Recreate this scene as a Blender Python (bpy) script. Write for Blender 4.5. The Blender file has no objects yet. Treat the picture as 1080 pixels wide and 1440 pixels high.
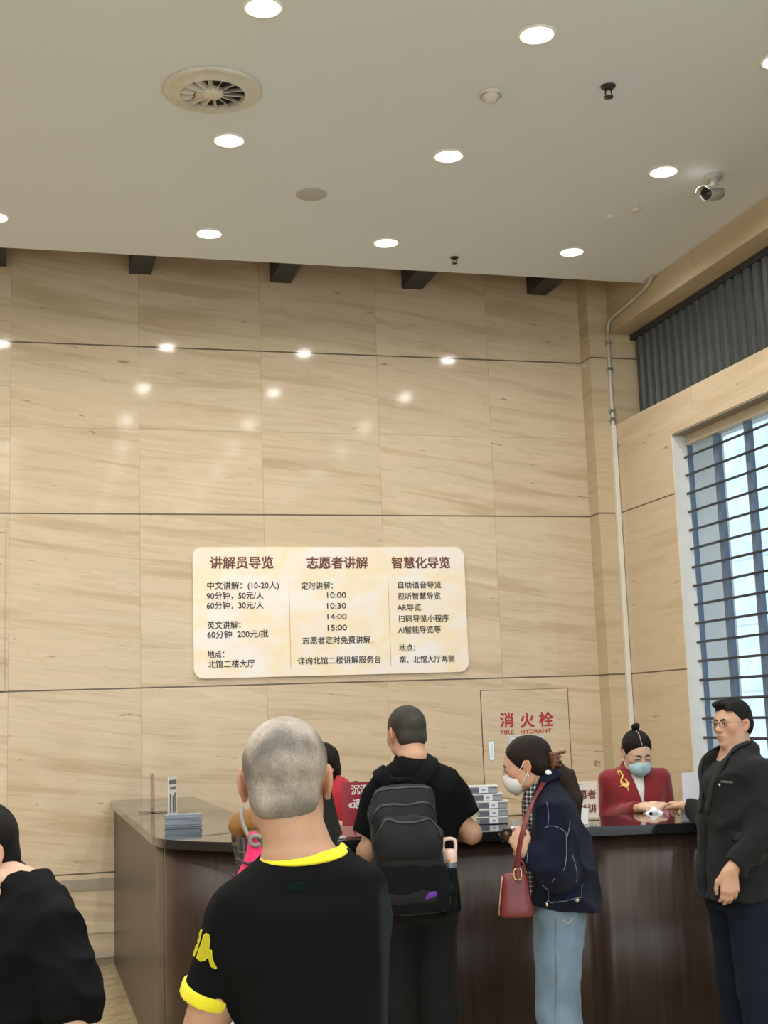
import bpy, bmesh, math, random
import numpy as np
from mathutils import Vector, Matrix
from mathutils.bvhtree import BVHTree
from mathutils.geometry import delaunay_2d_cdt

SC = bpy.context.scene
COL = SC.collection

# ------------------------------------------------------------------ camera
F_PX, YAW, PITCH, ROLL = 1873.2, 0.26567, 0.150076, -0.034203
CAM = np.array([0.0, 0.0, 1.68])
_fw = np.array([math.sin(YAW)*math.cos(PITCH), math.cos(YAW)*math.cos(PITCH), math.sin(PITCH)])
_r0 = np.array([math.cos(YAW), -math.sin(YAW), 0.0])
_u0 = np.cross(_r0, _fw)
_rt = math.cos(ROLL)*_r0 + math.sin(ROLL)*_u0
_up = -math.sin(ROLL)*_r0 + math.cos(ROLL)*_u0
_hz = np.array([math.sin(YAW), math.cos(YAW), 0.0])
cd = bpy.data.cameras.new('camera')
cam = bpy.data.objects.new('camera', cd)
COL.objects.link(cam)
cd.sensor_fit = 'VERTICAL'
cd.sensor_height = 36.0
cd.lens = F_PX/1440.0*36.0
cd.clip_start = 0.05
M = Matrix.Identity(4)
for i in range(3):
    M[i][0], M[i][1], M[i][2], M[i][3] = _rt[i], _up[i], -_fw[i], CAM[i]
cam.matrix_world = M
SC.camera = cam

# ------------------------------------------------------------------ exposure, world, lights
SC.view_settings.view_transform = 'Standard'
SC.view_settings.look = 'None'
SC.view_settings.gamma = 1.0
SC.view_settings.use_curve_mapping = False
SC.view_settings.exposure = -0.12
w = bpy.data.worlds.new('daylight'); SC.world = w
w.use_nodes = True
w.node_tree.nodes['Background'].inputs[0].default_value = (0.80, 0.92, 1.0, 1)
w.node_tree.nodes['Background'].inputs[1].default_value = 2.6

def lamp(name, kind, loc, energy, color=(1, 1, 1), rot=(0, 0, 0), size=1.0, size_y=None, spot=None, spread=None):
    d = bpy.data.lights.new(name, kind)
    d.energy = energy; d.color = color
    if kind == 'AREA':
        d.shape = 'RECTANGLE' if size_y else 'DISK'
        d.size = size
        if size_y: d.size_y = size_y
        if spread: d.spread = math.radians(spread)
    if kind == 'SPOT':
        d.spot_size = spot; d.spot_blend = 1.0; d.shadow_soft_size = size
    o = bpy.data.objects.new(name, d); COL.objects.link(o)
    o.location = loc; o.rotation_euler = rot
    return o

# daylight from the glazed entrance behind the photographer
lamp('entrance_daylight', 'AREA', (-1.0, -5.5, 2.0), 95, (1.0, 0.97, 0.92), (math.radians(90), 0, 0), 11.0, 3.6)
# the rows of ceiling lamps that hang over the rest of the hall
DOWN_W = 13.0
DOWN_C = (1.0, 0.975, 0.925)
for yy in (4.2, 2.8, 1.4, 0.0, -1.4):
    for xx in (-4.1, -2.8, -1.5, -0.2, 1.1, 2.4, 3.75):
        lamp('hall_downlight', 'AREA', (xx, yy, 4.90), DOWN_W, DOWN_C, (0, 0, 0), 0.15, spread=168)
for yy in (5.62, 7.06, 8.5):
    for xx in (-4.1, -2.8, -1.5):
        lamp('hall_downlight', 'AREA', (xx, yy, 4.90), DOWN_W, DOWN_C, (0, 0, 0), 0.15, spread=168)

def at(px, py, depth):
    """point seen at a pixel of the photograph at a horizontal distance in front of the camera"""
    d = _fw + _rt*(px-540)/F_PX - _up*(py-720)/F_PX
    return CAM + d*(depth/float(d @ _hz))
def on_z(px, py, z):
    d = _fw + _rt*(px-540)/F_PX - _up*(py-720)/F_PX
    return CAM + d*((z-CAM[2])/d[2])
def on_y(px, py, y):
    d = _fw + _rt*(px-540)/F_PX - _up*(py-720)/F_PX
    return CAM + d*(y/d[1])
def on_x(px, py, x):
    d = _fw + _rt*(px-540)/F_PX - _up*(py-720)/F_PX
    return CAM + d*(x/d[0])

# ------------------------------------------------------------------ object helpers
def tag(o, label=None, cat=None, group=None, kind=None):
    if label: o['label'] = label
    if cat: o['category'] = cat
    if group: o['group'] = group
    if kind: o['kind'] = kind
    return o
def empty(name, loc=(0, 0, 0), rz=0.0, label=None, cat=None, group=None):
    o = bpy.data.objects.new(name, None); COL.objects.link(o)
    o.location = loc; o.rotation_euler = (0, 0, rz); o.empty_display_size = 0.05
    return tag(o, label, cat, group)
def link_mesh(name, me, m=None, parent=None, smooth=False):
    if m is not None: me.materials.append(m)
    if smooth and len(me.polygons):
        me.polygons.foreach_set('use_smooth', np.ones(len(me.polygons), bool))
    o = bpy.data.objects.new(name, me); COL.objects.link(o)
    if parent: o.parent = parent
    return o
def pymesh(name, v, f, m=None, parent=None, smooth=False):
    me = bpy.data.meshes.new(name)
    me.from_pydata([tuple(map(float, p)) for p in v], [], [tuple(map(int, q)) for q in f]); me.update()
    return link_mesh(name, me, m, parent, smooth)
class MB:
    """collects simple shapes and links them as ONE mesh object"""
    def __init__(s): s.v = []; s.f = []
    def poly(s, v, f):
        n = len(s.v); s.v += [tuple(map(float, p)) for p in v]; s.f += [tuple(i+n for i in q) for q in f]
        return s
    def box(s, lo, hi, R=None, o=None):
        v = [(x, y, z) for x in (lo[0], hi[0]) for y in (lo[1], hi[1]) for z in (lo[2], hi[2])]
        if R is not None: v = [tuple(np.array(o)+np.array(R) @ np.array(p)) for p in v]
        return s.poly(v, [(0, 1, 3, 2), (4, 6, 7, 5), (0, 4, 5, 1), (2, 3, 7, 6), (0, 2, 6, 4), (1, 5, 7, 3)])
    def tube(s, pts, r, n=10, caps=True):
        pts = [np.array(p, float) for p in pts]
        rs = r if hasattr(r, '__len__') else [r]*len(pts)
        rings = []; prev = None
        for i, p in enumerate(pts):
            t = pts[min(i+1, len(pts)-1)]-pts[max(i-1, 0)]; t = t/(np.linalg.norm(t)+1e-9)
            if prev is None:
                a = np.array([0, 0, 1.]) if abs(t[2]) < .9 else np.array([1., 0, 0])
                u = np.cross(t, a)
            else: u = prev - t*(prev @ t)
            u = u/(np.linalg.norm(u)+1e-9); prev = u; wv = np.cross(t, u)
            rings.append([p+rs[i]*(math.cos(q)*u+math.sin(q)*wv) for q in np.arange(n)*2*math.pi/n])
        v = [q for rg in rings for q in rg]; f = []
        for i in range(len(pts)-1):
            for j in range(n):
                k = (j+1) % n
                f.append((i*n+j, i*n+k, (i+1)*n+k, (i+1)*n+j))
        if caps:
            f.append(tuple(range(n-1, -1, -1))); f.append(tuple((len(pts)-1)*n+j for j in range(n)))
        return s.poly(v, f)
    def lathe(s, prof, c=(0, 0, 0), n=32, R=None):
        v = []; f = []
        for (r, z) in prof:
            for q in np.arange(n)*2*math.pi/n:
                p = np.array([r*math.cos(q), r*math.sin(q), z])
                if R is not None: p = np.array(R) @ p
                v.append(np.array(c)+p)
        for i in range(len(prof)-1):
            for j in range(n):
                k = (j+1) % n
                f.append((i*n+j, i*n+k, (i+1)*n+k, (i+1)*n+j))
        return s.poly(v, f)
    def ribbon(s, pts, nrm, width, thick):
        """flat strap along pts; nrm = outward normals"""
        pts = [np.array(p, float) for p in pts]; rings = []
        for i, p in enumerate(pts):
            t = pts[min(i+1, len(pts)-1)]-pts[max(i-1, 0)]; t = t/(np.linalg.norm(t)+1e-9)
            n_ = np.array(nrm[i] if hasattr(nrm[0], '__len__') else nrm, float)
            n_ = n_-t*(n_ @ t); n_ = n_/(np.linalg.norm(n_)+1e-9); b = np.cross(t, n_)
            ww = width[i] if hasattr(width, '__len__') else width
            hw, ht = ww/2, thick/2
            rings.append([p-b*hw-n_*ht*.5, p-b*hw*.86-n_*ht, p+b*hw*.86-n_*ht, p+b*hw-n_*ht*.5,
                          p+b*hw+n_*ht*.5, p+b*hw*.86+n_*ht, p-b*hw*.86+n_*ht, p-b*hw+n_*ht*.5])
        v = [q for rg in rings for q in rg]; f = []; n = 8
        for i in range(len(pts)-1):
            for j in range(n):
                k = (j+1) % n
                f.append((i*n+j, i*n+k, (i+1)*n+k, (i+1)*n+j))
        f.append(tuple(range(n-1, -1, -1))); f.append(tuple((len(pts)-1)*n+j for j in range(n)))
        return s.poly(v, f)
    def prism(s, poly2, z0, z1, fn=lambda a, b, z: (a, b, z)):
        n = len(poly2)
        v = [fn(a, b, z0) for a, b in poly2]+[fn(a, b, z1) for a, b in poly2]
        f = [tuple(range(n-1, -1, -1)), tuple(range(n, 2*n))]+[(i, (i+1) % n, n+(i+1) % n, n+i) for i in range(n)]
        return s.poly(v, f)
    def build(s, name, m=None, parent=None, smooth=False, bevel=0.0, fix=True):
        me = bpy.data.meshes.new(name); me.from_pydata(s.v, [], s.f); me.update()
        if fix or bevel:
            b = bmesh.new(); b.from_mesh(me)
            bmesh.ops.recalc_face_normals(b, faces=b.faces)
            if bevel:
                es = [e for e in b.edges if len(e.link_faces) == 2 and e.calc_face_angle(0) > .6]
                bmesh.ops.bevel(b, geom=es, offset=bevel, segments=2, profile=.5, affect='EDGES', clamp_overlap=True)
            b.to_mesh(me); b.free()
        return link_mesh(name, me, m, parent, smooth)
def spline(pts, n=8):
    """smooth curve through pts (Catmull-Rom)"""
    p = [np.array(q, float) for q in pts]; p = [2*p[0]-p[1]]+p+[2*p[-1]-p[-2]]; out = []
    for i in range(1, len(p)-2):
        for t in np.arange(n)/n:
            a, b, c, d = p[i-1], p[i], p[i+1], p[i+2]
            out.append(.5*((2*b)+(-a+c)*t+(2*a-5*b+4*c-d)*t*t+(-a+3*b-3*c+d)*t**3))
    out.append(p[-2]); return out
def rounded(x0, y0, x1, y1, r, n=6):
    out = []
    for cx, cy, a in ((x1-r, y1-r, 0), (x0+r, y1-r, 90), (x0+r, y0+r, 180), (x1-r, y0+r, 270)):
        for i in range(n+1):
            q = math.radians(a+90*i/n); out.append((cx+r*math.cos(q), cy+r*math.sin(q)))
    return out
def text_mesh(s, size, bold=0.0, align='LEFT', depth=0.0015, spacing=1.0):
    c = bpy.data.curves.new('writing', 'FONT'); c.body = s; c.size = size; c.align_x = align
    c.extrude = depth; c.offset = bold*size; c.space_character = spacing; c.resolution_u = 4
    o = bpy.data.objects.new('writing', c); COL.objects.link(o)
    dg = bpy.context.evaluated_depsgraph_get()
    me = bpy.data.meshes.new_from_object(o.evaluated_get(dg))
    bpy.data.objects.remove(o); bpy.data.curves.remove(c)
    return me
def writing(name, lines, fn, m, parent):
    """lines of (text, u, v, size, bold, align[, width]); fn maps (u, v, w) into the parent's space; one mesh per line"""
    out = None
    for ln in lines:
        mb = MB()
        t, u, v, size, bold, align = ln[:6]
        me = text_mesh(t, size, 0, align)
        xs = [q.co.x for q in me.vertices]
        k = 1.0
        if len(ln) > 6 and xs: k = ln[6]/(max(xs)-min(xs))
        fs = [tuple(p.vertices) for p in me.polygons]
        sh = [(0, 0)] if bold < .008 else [(a_*bold*size, b_*bold*size) for a_, b_ in ((1, 1), (-1, 1), (1, -1), (-1, -1))]
        for j, (a_, b_) in enumerate(sh):
            mb.poly([fn(u+q.co.x*k+a_, v+q.co.y+b_, q.co.z+j*.00012) for q in me.vertices], fs)
        bpy.data.meshes.remove(me)
        out = mb.build(name, m, parent, fix=False)
    return out

# ------------------------------------------------------------------ materials
class NT:
    def __init__(s, m): s.t = m.node_tree; s.n = s.t.nodes; s.l = s.t.links
    def new(s, kind, **kw):
        nd = s.n.new(kind)
        for k, v in kw.items(): setattr(nd, k, v)
        return nd
    def link(s, a, b): s.l.new(a, b)
    def math(s, op, a, b=None, clamp=False):
        nd = s.n.new('ShaderNodeMath'); nd.operation = op; nd.use_clamp = clamp
        for i, q in enumerate((a, b)):
            if q is None: continue
            if isinstance(q, (int, float)): nd.inputs[i].default_value = q
            else: s.l.new(q, nd.inputs[i])
        return nd.outputs[0]
    def mix(s, fac, a, b, mode='MIX'):
        nd = s.n.new('ShaderNodeMix'); nd.data_type = 'RGBA'; nd.blend_type = mode
        for i, q in ((0, fac), (6, a), (7, b)):
            if isinstance(q, (int, float)): nd.inputs[i].default_value = q
            elif isinstance(q, (tuple, list)): nd.inputs[i].default_value = (*q[:3], 1)
            else: s.l.new(q, nd.inputs[i])
        return nd.outputs[2]
    def noise(s, vec, scale, detail=3, rough=.55):
        nd = s.n.new('ShaderNodeTexNoise'); nd.inputs['Scale'].default_value = scale
        nd.inputs['Detail'].default_value = detail; nd.inputs['Roughness'].default_value = rough
        if vec is not None: s.l.new(vec, nd.inputs['Vector'])
        return nd.outputs['Fac']
    def ramp(s, fac, stops):
        nd = s.n.new('ShaderNodeValToRGB'); e = nd.color_ramp.elements
        while len(e) < len(stops): e.new(.5)
        for i, (p, c) in enumerate(stops):
            e[i].position = p; e[i].color = (*c[:3], 1) if hasattr(c, '__len__') else (c, c, c, 1)
        s.l.new(fac, nd.inputs[0]); return nd.outputs[0]
def srgb(r, g, b):
    return tuple((c/12.92 if c <= .04045 else ((c+.055)/1.055)**2.4) for c in (r/255, g/255, b/255))
def mat(name, col, rough=.6, metal=0.0, spec=.5, var=0.0, vscale=8.0, bump=0.0, bscale=60.0, sheen=0.0,
        coat=0.0, stretch=None, alpha=1.0, trans=0.0, emit=None, estr=1.0, sss=0.0):
    m = bpy.data.materials.new(name); m.use_nodes = True
    t = NT(m); b = t.n['Principled BSDF']; I = b.inputs
    I['Base Color'].default_value = (*col, 1); I['Roughness'].default_value = rough
    I['Metallic'].default_value = metal; I['Specular IOR Level'].default_value = spec
    I['Sheen Weight'].default_value = sheen; I['Coat Weight'].default_value = coat
    I['Alpha'].default_value = alpha; I['Transmission Weight'].default_value = trans
    if sss:
        I['Subsurface Weight'].default_value = sss; I['Subsurface Radius'].default_value = (.012, .005, .003)
        I['Subsurface Scale'].default_value = 1.0
    if emit: I['Emission Color'].default_value = (*emit, 1); I['Emission Strength'].default_value = estr
    tc = t.new('ShaderNodeTexCoord'); vec = tc.outputs['Object']
    if stretch:
        mp = t.new('ShaderNodeMapping'); mp.inputs['Scale'].default_value = stretch
        t.link(vec, mp.inputs[0]); vec = mp.outputs[0]
    if var:
        n = t.noise(vec, vscale, 4)
        f = t.ramp(n, [(.3, 1-var), (.7, 1+var*.6)])
        t.link(t.mix(1.0, col, f, 'MULTIPLY'), I['Base Color'])
    if bump:
        bp = t.new('ShaderNodeBump'); bp.inputs['Strength'].default_value = bump; bp.inputs['Distance'].default_value = .01
        t.link(t.noise(vec, bscale, 3), bp.inputs['Height']); t.link(bp.outputs[0], I['Normal'])
    return m

def travertine(name, h0, pitch, rows, thin_rows=(), light=(0.68, 0.555, 0.395), seed=0.0, rough=.085, tilt=.12, soft=0.0):
    """polished cream travertine slabs: h = x + y runs along the wall, z up"""
    m = bpy.data.materials.new(name); m.use_nodes = True
    t = NT(m); b = t.n['Principled BSDF']
    tc = t.new('ShaderNodeTexCoord'); sp = t.new('ShaderNodeSeparateXYZ'); t.link(tc.outputs['Object'], sp.inputs[0])
    h = t.math('ADD', sp.outputs[0], sp.outputs[1]); z = sp.outputs[2]
    hh = t.math('DIVIDE', t.math('SUBTRACT', h, h0), pitch)
    col_i = t.math('FLOOR', hh); col_f = t.math('FRACT', hh)
    row_i = None; seam = None
    for r in (list(rows)+list(thin_rows)) or [-50.0]:
        s_ = t.math('GREATER_THAN', z, r)
        row_i = s_ if row_i is None else t.math('ADD', row_i, s_)
    tid = t.math('ADD', t.math('MULTIPLY', col_i, 7.13), t.math('MULTIPLY', row_i, 3.37))
    rnd = t.new('ShaderNodeTexWhiteNoise', noise_dimensions='1D'); t.link(t.math('ADD', tid, seed), rnd.inputs['W'])
    # vein coordinates: strongly stretched along the wall, gently falling
    zz = t.math('ADD', z, t.math('MULTIPLY', t.math('ADD', h, t.math('MULTIPLY', t.math('SINE', t.math('MULTIPLY', h, 1.9)), .18)), tilt))
    cv = t.new('ShaderNodeCombineXYZ')
    t.link(t.math('MULTIPLY', h, .45), cv.inputs[0]); t.link(t.math('MULTIPLY', zz, 7.0), cv.inputs[2])
    t.link(t.math('MULTIPLY', rnd.outputs['Value'], 37.0), cv.inputs[1])
    warp = t.noise(cv.outputs[0], .8, 3)
    wv = t.new('ShaderNodeVectorMath', operation='ADD'); t.link(cv.outputs[0], wv.inputs[0])
    wc = t.new('ShaderNodeCombineXYZ'); t.link(t.math('MULTIPLY', warp, 1.3), wc.inputs[2]); t.link(wc.outputs[0], wv.inputs[1])
    n1 = t.noise(wv.outputs[0], 1.25, 7, .60)
    n2 = t.noise(wv.outputs[0], 3.6, 6, .6)
    L = light
    dk = (L[0]*.78, L[1]*.73, L[2]*.66); mid = (L[0]*.92, L[1]*.90, L[2]*.87); hi = (min(1, L[0]*1.07), L[1]*1.08, L[2]*1.12)
    c1 = t.ramp(n1, [(.36, dk), (.445, mid), (.465, L), (.56, L), (.60, hi), (.625, mid), (.70, L)])
    c2 = t.ramp(n2, [(.34, .88), (.50, 1.0), (.64, 1.04)])
    c = t.mix(.8, c1, c2, 'MULTIPLY')
    # thin pale and brown lines along the bedding
    n3 = t.noise(wv.outputs[0], .75, 5, .5)
    c = t.mix(t.ramp(t.math('ABSOLUTE', t.math('SUBTRACT', n3, .47)), [(.0, .38), (.010, 0)]), c, (min(1, L[0]*1.2), L[1]*1.24, L[2]*1.36))
    n4 = t.noise(wv.outputs[0], 1.0, 4, .5)
    c = t.mix(t.ramp(t.math('ABSOLUTE', t.math('SUBTRACT', n4, .53)), [(.0, .16), (.010, 0)]), c, (L[0]*.56, L[1]*.48, L[2]*.38))
    tint = t.ramp(rnd.outputs['Value'], [(0, (.93, .92, .90)), (1, (1.04, 1.04, 1.04))])
    c = t.mix(1.0, c, tint, 'MULTIPLY')
    if soft: c = t.mix(soft, c, (L[0]*.93, L[1]*.92, L[2]*.90))
    # short dark fissures that follow the veins
    fv = t.new('ShaderNodeVectorMath', operation='MULTIPLY'); t.link(wv.outputs[0], fv.inputs[0]); fv.inputs[1].default_value = (5.0, 1, 2.6)
    fis = t.ramp(t.noise(fv.outputs[0], 1.7, 5, .65), [(.30, .35), (.335, 1.0)])
    c = t.mix(.75, c, fis, 'MULTIPLY')
    # joints
    def near(a, b_, w_): return t.math('LESS_THAN', t.math('ABSOLUTE', t.math('SUBTRACT', a, b_)), w_)
    big = None
    for r in rows:
        q = near(z, r, .0055); big = q if big is None else t.math('MAXIMUM', big, q)
    thin = near(t.math('ABSOLUTE', t.math('SUBTRACT', col_f, .5)), .5, .0022/pitch)
    for r in thin_rows: thin = t.math('MAXIMUM', thin, near(z, r, .002))
    c = t.mix(t.math('MULTIPLY', thin, .45), c, (L[0]*.42, L[1]*.38, L[2]*.33))
    if big is None: big = t.math('MULTIPLY', z, 0.0)
    c = t.mix(t.math('MULTIPLY', big, .9), c, (.09, .075, .06))
    b.inputs['Specular IOR Level'].default_value = .15
    t.link(c, b.inputs['Base Color'])
    t.link(t.math('ADD', t.math('MULTIPLY', n2, .10), rough-.05), b.inputs['Roughness'])
    bp = t.new('ShaderNodeBump'); bp.inputs['Strength'].default_value = .06; bp.inputs['Distance'].default_value = .004
    t.link(t.math('SUBTRACT', n2, t.math('MULTIPLY', big, 2.0)), bp.inputs['Height']); t.link(bp.outputs[0], b.inputs['Normal'])
    return m
# ------------------------------------------------------------------ the room
YW, XR, CZ = 9.949, 4.624, 4.909
ROWS = (0.63, 1.925, 3.212, 4.50)
m_wall = travertine('travertine_back', YW-.115, .935, ROWS, (3.858,), soft=.28)
m_side = travertine('travertine_side', XR+9.76, 1.31, (1.925, 3.212), (), seed=5.0, tilt=.03, soft=.55)
m_beam = travertine('travertine_beam', XR+.05, 1.18, (), (), light=(.58, .48, .34), seed=9.0, tilt=.02, soft=.6)
m_pil = travertine('travertine_corner', 100.0, 9.0, ROWS, (4.72, 3.86), light=(.64, .52, .35), seed=2.0, tilt=.02, soft=.45)
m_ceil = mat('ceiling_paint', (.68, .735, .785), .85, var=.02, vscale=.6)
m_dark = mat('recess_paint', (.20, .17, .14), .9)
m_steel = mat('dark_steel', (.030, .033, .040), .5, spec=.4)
m_louv = mat('louver_metal', (.070, .078, .080), .42, metal=.3, var=.15, vscale=2)
m_white = mat('white_paint', (.80, .80, .77), .5)
m_band = mat('grey_stone_band', (.36, .31, .22), .3, var=.12, vscale=6)
m_base = mat('brown_stone_base', (.30, .23, .14), .3, var=.15, vscale=7)

def structure(o): o['kind'] = 'structure'; return o
structure(MB().box((-8, YW, 0), (4.90, YW+.2, 6.2)).build('wall_back', m_wall))
structure(MB().box((4.445, 9.76, 0), (5.05, YW-.001, 6.2)).build('wall_corner', m_pil))
structure(MB().box((-8.2, -7, 0), (-8, YW, 6.2)).build('wall_left', m_wall))
WT, WF, WS = 3.655, 8.81, .75                     # window head, far jamb, sill
wr = MB()
wr.box((XR, WF, 0), (XR+.42, 9.759, 3.937)).box((XR, 2.6, WT), (XR+.42, WF, 3.937))
wr.box((XR, 2.6, 0), (XR+.42, WF, WS)).box((XR, -7, 0), (XR+.42, 2.6, 3.937))
structure(wr.build('wall_right', m_side))
structure(MB().box((XR, -7, 4.703), (XR+.45, 9.759, 6.2)).build('trim_1', m_beam))
structure(MB().box((-8, -7, CZ), (XR-.001, 9.062, CZ+.14)).build('ceiling', m_ceil))
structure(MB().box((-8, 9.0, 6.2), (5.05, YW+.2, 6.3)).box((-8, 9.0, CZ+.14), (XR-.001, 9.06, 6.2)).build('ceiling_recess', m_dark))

# floor: honed tan stone
m_floor = bpy.data.materials.new('floor_stone'); m_floor.use_nodes = True
t = NT(m_floor); b = t.n['Principled BSDF']; tc = t.new('ShaderNodeTexCoord')
n1 = t.noise(tc.outputs['Object'], 9, 8, .7); n2 = t.noise(tc.outputs['Object'], 1.2, 4)
c = t.ramp(n1, [(.3, (.30, .22, .11)), (.5, (.50, .40, .23)), (.68, (.60, .50, .32))])
c = t.mix(.4, c, t.ramp(n2, [(.3, .8), (.7, 1.1)]), 'MULTIPLY')
br = t.new('ShaderNodeTexBrick'); br.offset = 0; br.inputs['Scale'].default_value = 1.0
br.inputs['Brick Width'].default_value = .9; br.inputs['Row Height'].default_value = .9; br.inputs['Mortar Size'].default_value = .003
t.link(tc.outputs['Object'], br.inputs['Vector'])
c = t.mix(t.math('MULTIPLY', br.outputs['Fac'], .5), c, (.2, .15, .09))
t.link(c, b.inputs['Base Color']); b.inputs['Roughness'].default_value = .22
structure(MB().box((-8.2, -7, -.1), (5.05, YW+.2, 0)).build('floor', m_floor))

# low mouldings at the foot of the back wall
structure(MB().box((-8, YW-.012, .515), (.66, YW, .592)).build('trim_2', m_band))
structure(MB().box((-8, YW-.016, .222), (.66, YW, .288)).build('trim_3', mat('light_stone_band', (.70, .58, .40), .25, var=.1, vscale=5)))
structure(MB().box((-8, YW-.02, .0), (.66, YW, .052)).build('baseboard_back', m_base))
structure(MB().box((-8, YW-.03, .052), (.66, YW, .082)).build('trim_4', mat('pale_stone_cap', (.52, .46, .36), .3, var=.1)))
# raised frame edge on the far left of the back wall
structure(MB().box((-.30, YW-.012, 1.93), (-.142, YW, 3.205)).build('trim_5', m_wall))

# ------------------------------------------------------------------ window in the right wall
XG = float(on_y(966.0, 640, WF-.02)[0])+.03
m_blue = mat('blue_grey_frame', (.13, .19, .29), .4, spec=.5)
m_bar = mat('dark_bar', (.018, .016, .020), .4)
m_glass = mat('window_glass', (.92, .97, 1.0), .02, trans=1.0, spec=.5)
m_glass.node_tree.nodes['Principled BSDF'].inputs['IOR'].default_value = 1.02
m_jamb = mat('pale_marble', (.80, .79, .75), .3, var=.05, vscale=5)
win = empty('window_1', (XG, WF, WS)); win['kind'] = 'structure'
def wbox(name, lo, hi, m, bevel=0):
    return MB().box(np.array(lo)-np.array((XG, WF, WS)), np.array(hi)-np.array((XG, WF, WS))).build(name, m, win, bevel=bevel)
# marble lining of the jamb, head and sill
wbox('jamb_lining', (XR+.004, WF-.014, WS), (XG-.022, WF-.0005, WT), m_jamb)
MB().box((XR-XG+.003, -6.2, WT-WS-.012), (.2, -.014, WT-WS-.0005)).build('head_lining', mat('taupe_soffit', (.30, .26, .20), .6), win)
MB().box((-.035, -6.2, WT-WS-.075), (.0, -.03, WT-WS-.012)).box((-.05, -6.2, WT-WS-.085), (.006, -.03, WT-WS-.075)).build('head_rail', mat('cream_rail', (.62, .54, .41), .5), win)
wbox('sill', (XR-.02, 2.6, WS-.03), (XR+.42, WF, WS+.0), m_jamb, .004)
mull = [on_x(968.5, 640, XG)[1], on_x(1011, 640, XG)[1], on_x(1055, 640, XG)[1]]
step = (mull[0]-mull[2])/2
k = 0; yy = mull[0]
while yy > 2.7:
    MB().box((-.02, yy-WF-.028, .0), (.02, yy-WF+.028 if yy < mull[0]-.01 else -.0145, WT-WS-.075)).build('mullion', m_blue, win)
    yy -= step
zb = [on_x(968.5, y, XG-.03)[2] for y in (642.4, 694.4, 745.5, 798, 851, 904.4, 957.6)]
pit = (zb[0]-zb[-1])/12.0
zc = zb[0]
while zc > WS+.05:
    MB().tube([(-.045, mull[0]-WF+.02, zc-WS), (-.045, -6.2, zc-WS)], .0095, 8).build('horizontal_bar', m_bar, win, True)
    zc -= pit
MB().box((.0, -6.2, .0), (.008, -.014, WT-WS-.02)).build('pane', m_glass, win)

# what stands outside: the outer reveal and a pale panelled building across a narrow court
m_out = mat('outer_reveal', (.78, .77, .74), .6, var=.06, vscale=4)
wbox('outer_lining', (XG+.022, WF-.006, WS), (XR+.43, WF-.0005, WT), m_out)
MB().box((XG+.022-XG, -6.2, WT-WS-.006), (XR+.43-XG, -.006, WT-WS-.0005)).build('outer_head_lining', m_out, win)
m_fac = bpy.data.materials.new('blue_grey_facade'); m_fac.use_nodes = True
t = NT(m_fac); b = t.n['Principled BSDF']; tc = t.new('ShaderNodeTexCoord')
n1 = t.noise(tc.outputs['Object'], 7, 6, .7)
c = t.ramp(n1, [(.3, (.46, .58, .68)), (.7, (.72, .81, .88))])
mp = t.new('ShaderNodeMapping'); mp.inputs['Rotation'].default_value = (0, math.radians(90), 0); t.link(tc.outputs['Object'], mp.inputs[0])
sp = t.new('ShaderNodeSeparateXYZ'); t.link(tc.outputs['Object'], sp.inputs[0])
def stripe(v, pitch, off, w_):
    f = t.math('FRACT', t.math('DIVIDE', t.math('ADD', v, off), pitch)); return t.math('LESS_THAN', f, w_/pitch)
j = t.math('MAXIMUM', stripe(sp.outputs[2], .62, .1, .018), stripe(sp.outputs[1], 1.3, .2, .03))
c = t.mix(t.math('MULTIPLY', j, .55), c, (.30, .37, .42))
t.link(c, b.inputs['Base Color']); b.inputs['Roughness'].default_value = .6
structure(MB().box((6.6, 4.5, -1), (6.9, 26.0, 7.5)).build('outside_building', m_fac))
structure(MB().box((5.05, -4, -1.1), (6.6, 26, -1.0)).build('outside_ground', mat('outside_paving', (.6, .6, .58), .8)))

# louvre screen above the window
XL = XR+.215
lv = tag(MB().box((XL+.02, -7, 3.94), (XL+.04, 9.755, 4.702)).build('louver_screen', m_louv),
         'long dark grey corrugated metal louver screen above the barred window', 'louver')
rb = MB(); y0 = 9.70; n = 0
while y0 > -1.0:
    rb.prism([(XL+.02, y0), (XL-.015, y0-.018), (XL-.015, y0-.072), (XL+.02, y0-.09)], 3.94, 4.70)
    y0 -= .122
o = rb.build('corrugation', m_louv, lv); 
MB().box((XL-.03, -7, 4.655), (XL+.02, 9.758, 4.703)).build('head_track', m_steel, lv)

# dark steel stubs in the slot between ceiling and wall
names = ['leftmost', 'second', 'middle', 'fourth', 'last']
for i, (px, py) in enumerate(((-24, 373.5), (181, 385), (379, 397), (565, 406), (741, 414))):
    p = on_y(px, py, YW)
    o = MB().box((0, -.95, 0), (.168, 0, .6)).build('steel_beam', m_steel)
    o.location = (p[0], YW-.001, p[2])
    tag(o, ['short dark steel beam cut by the left edge of the photo, between ceiling and stone wall',
            'short dark steel beam under the ceiling slot, first whole one from the left',
            'short dark steel beam under the ceiling slot, between the second and fourth of the row',
            'short dark steel beam under the ceiling slot, second from the right end',
            'short dark steel beam under the ceiling slot, nearest the wall corner with the white conduit'][i],
        'beam', 'steel beams in the ceiling slot')

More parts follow.
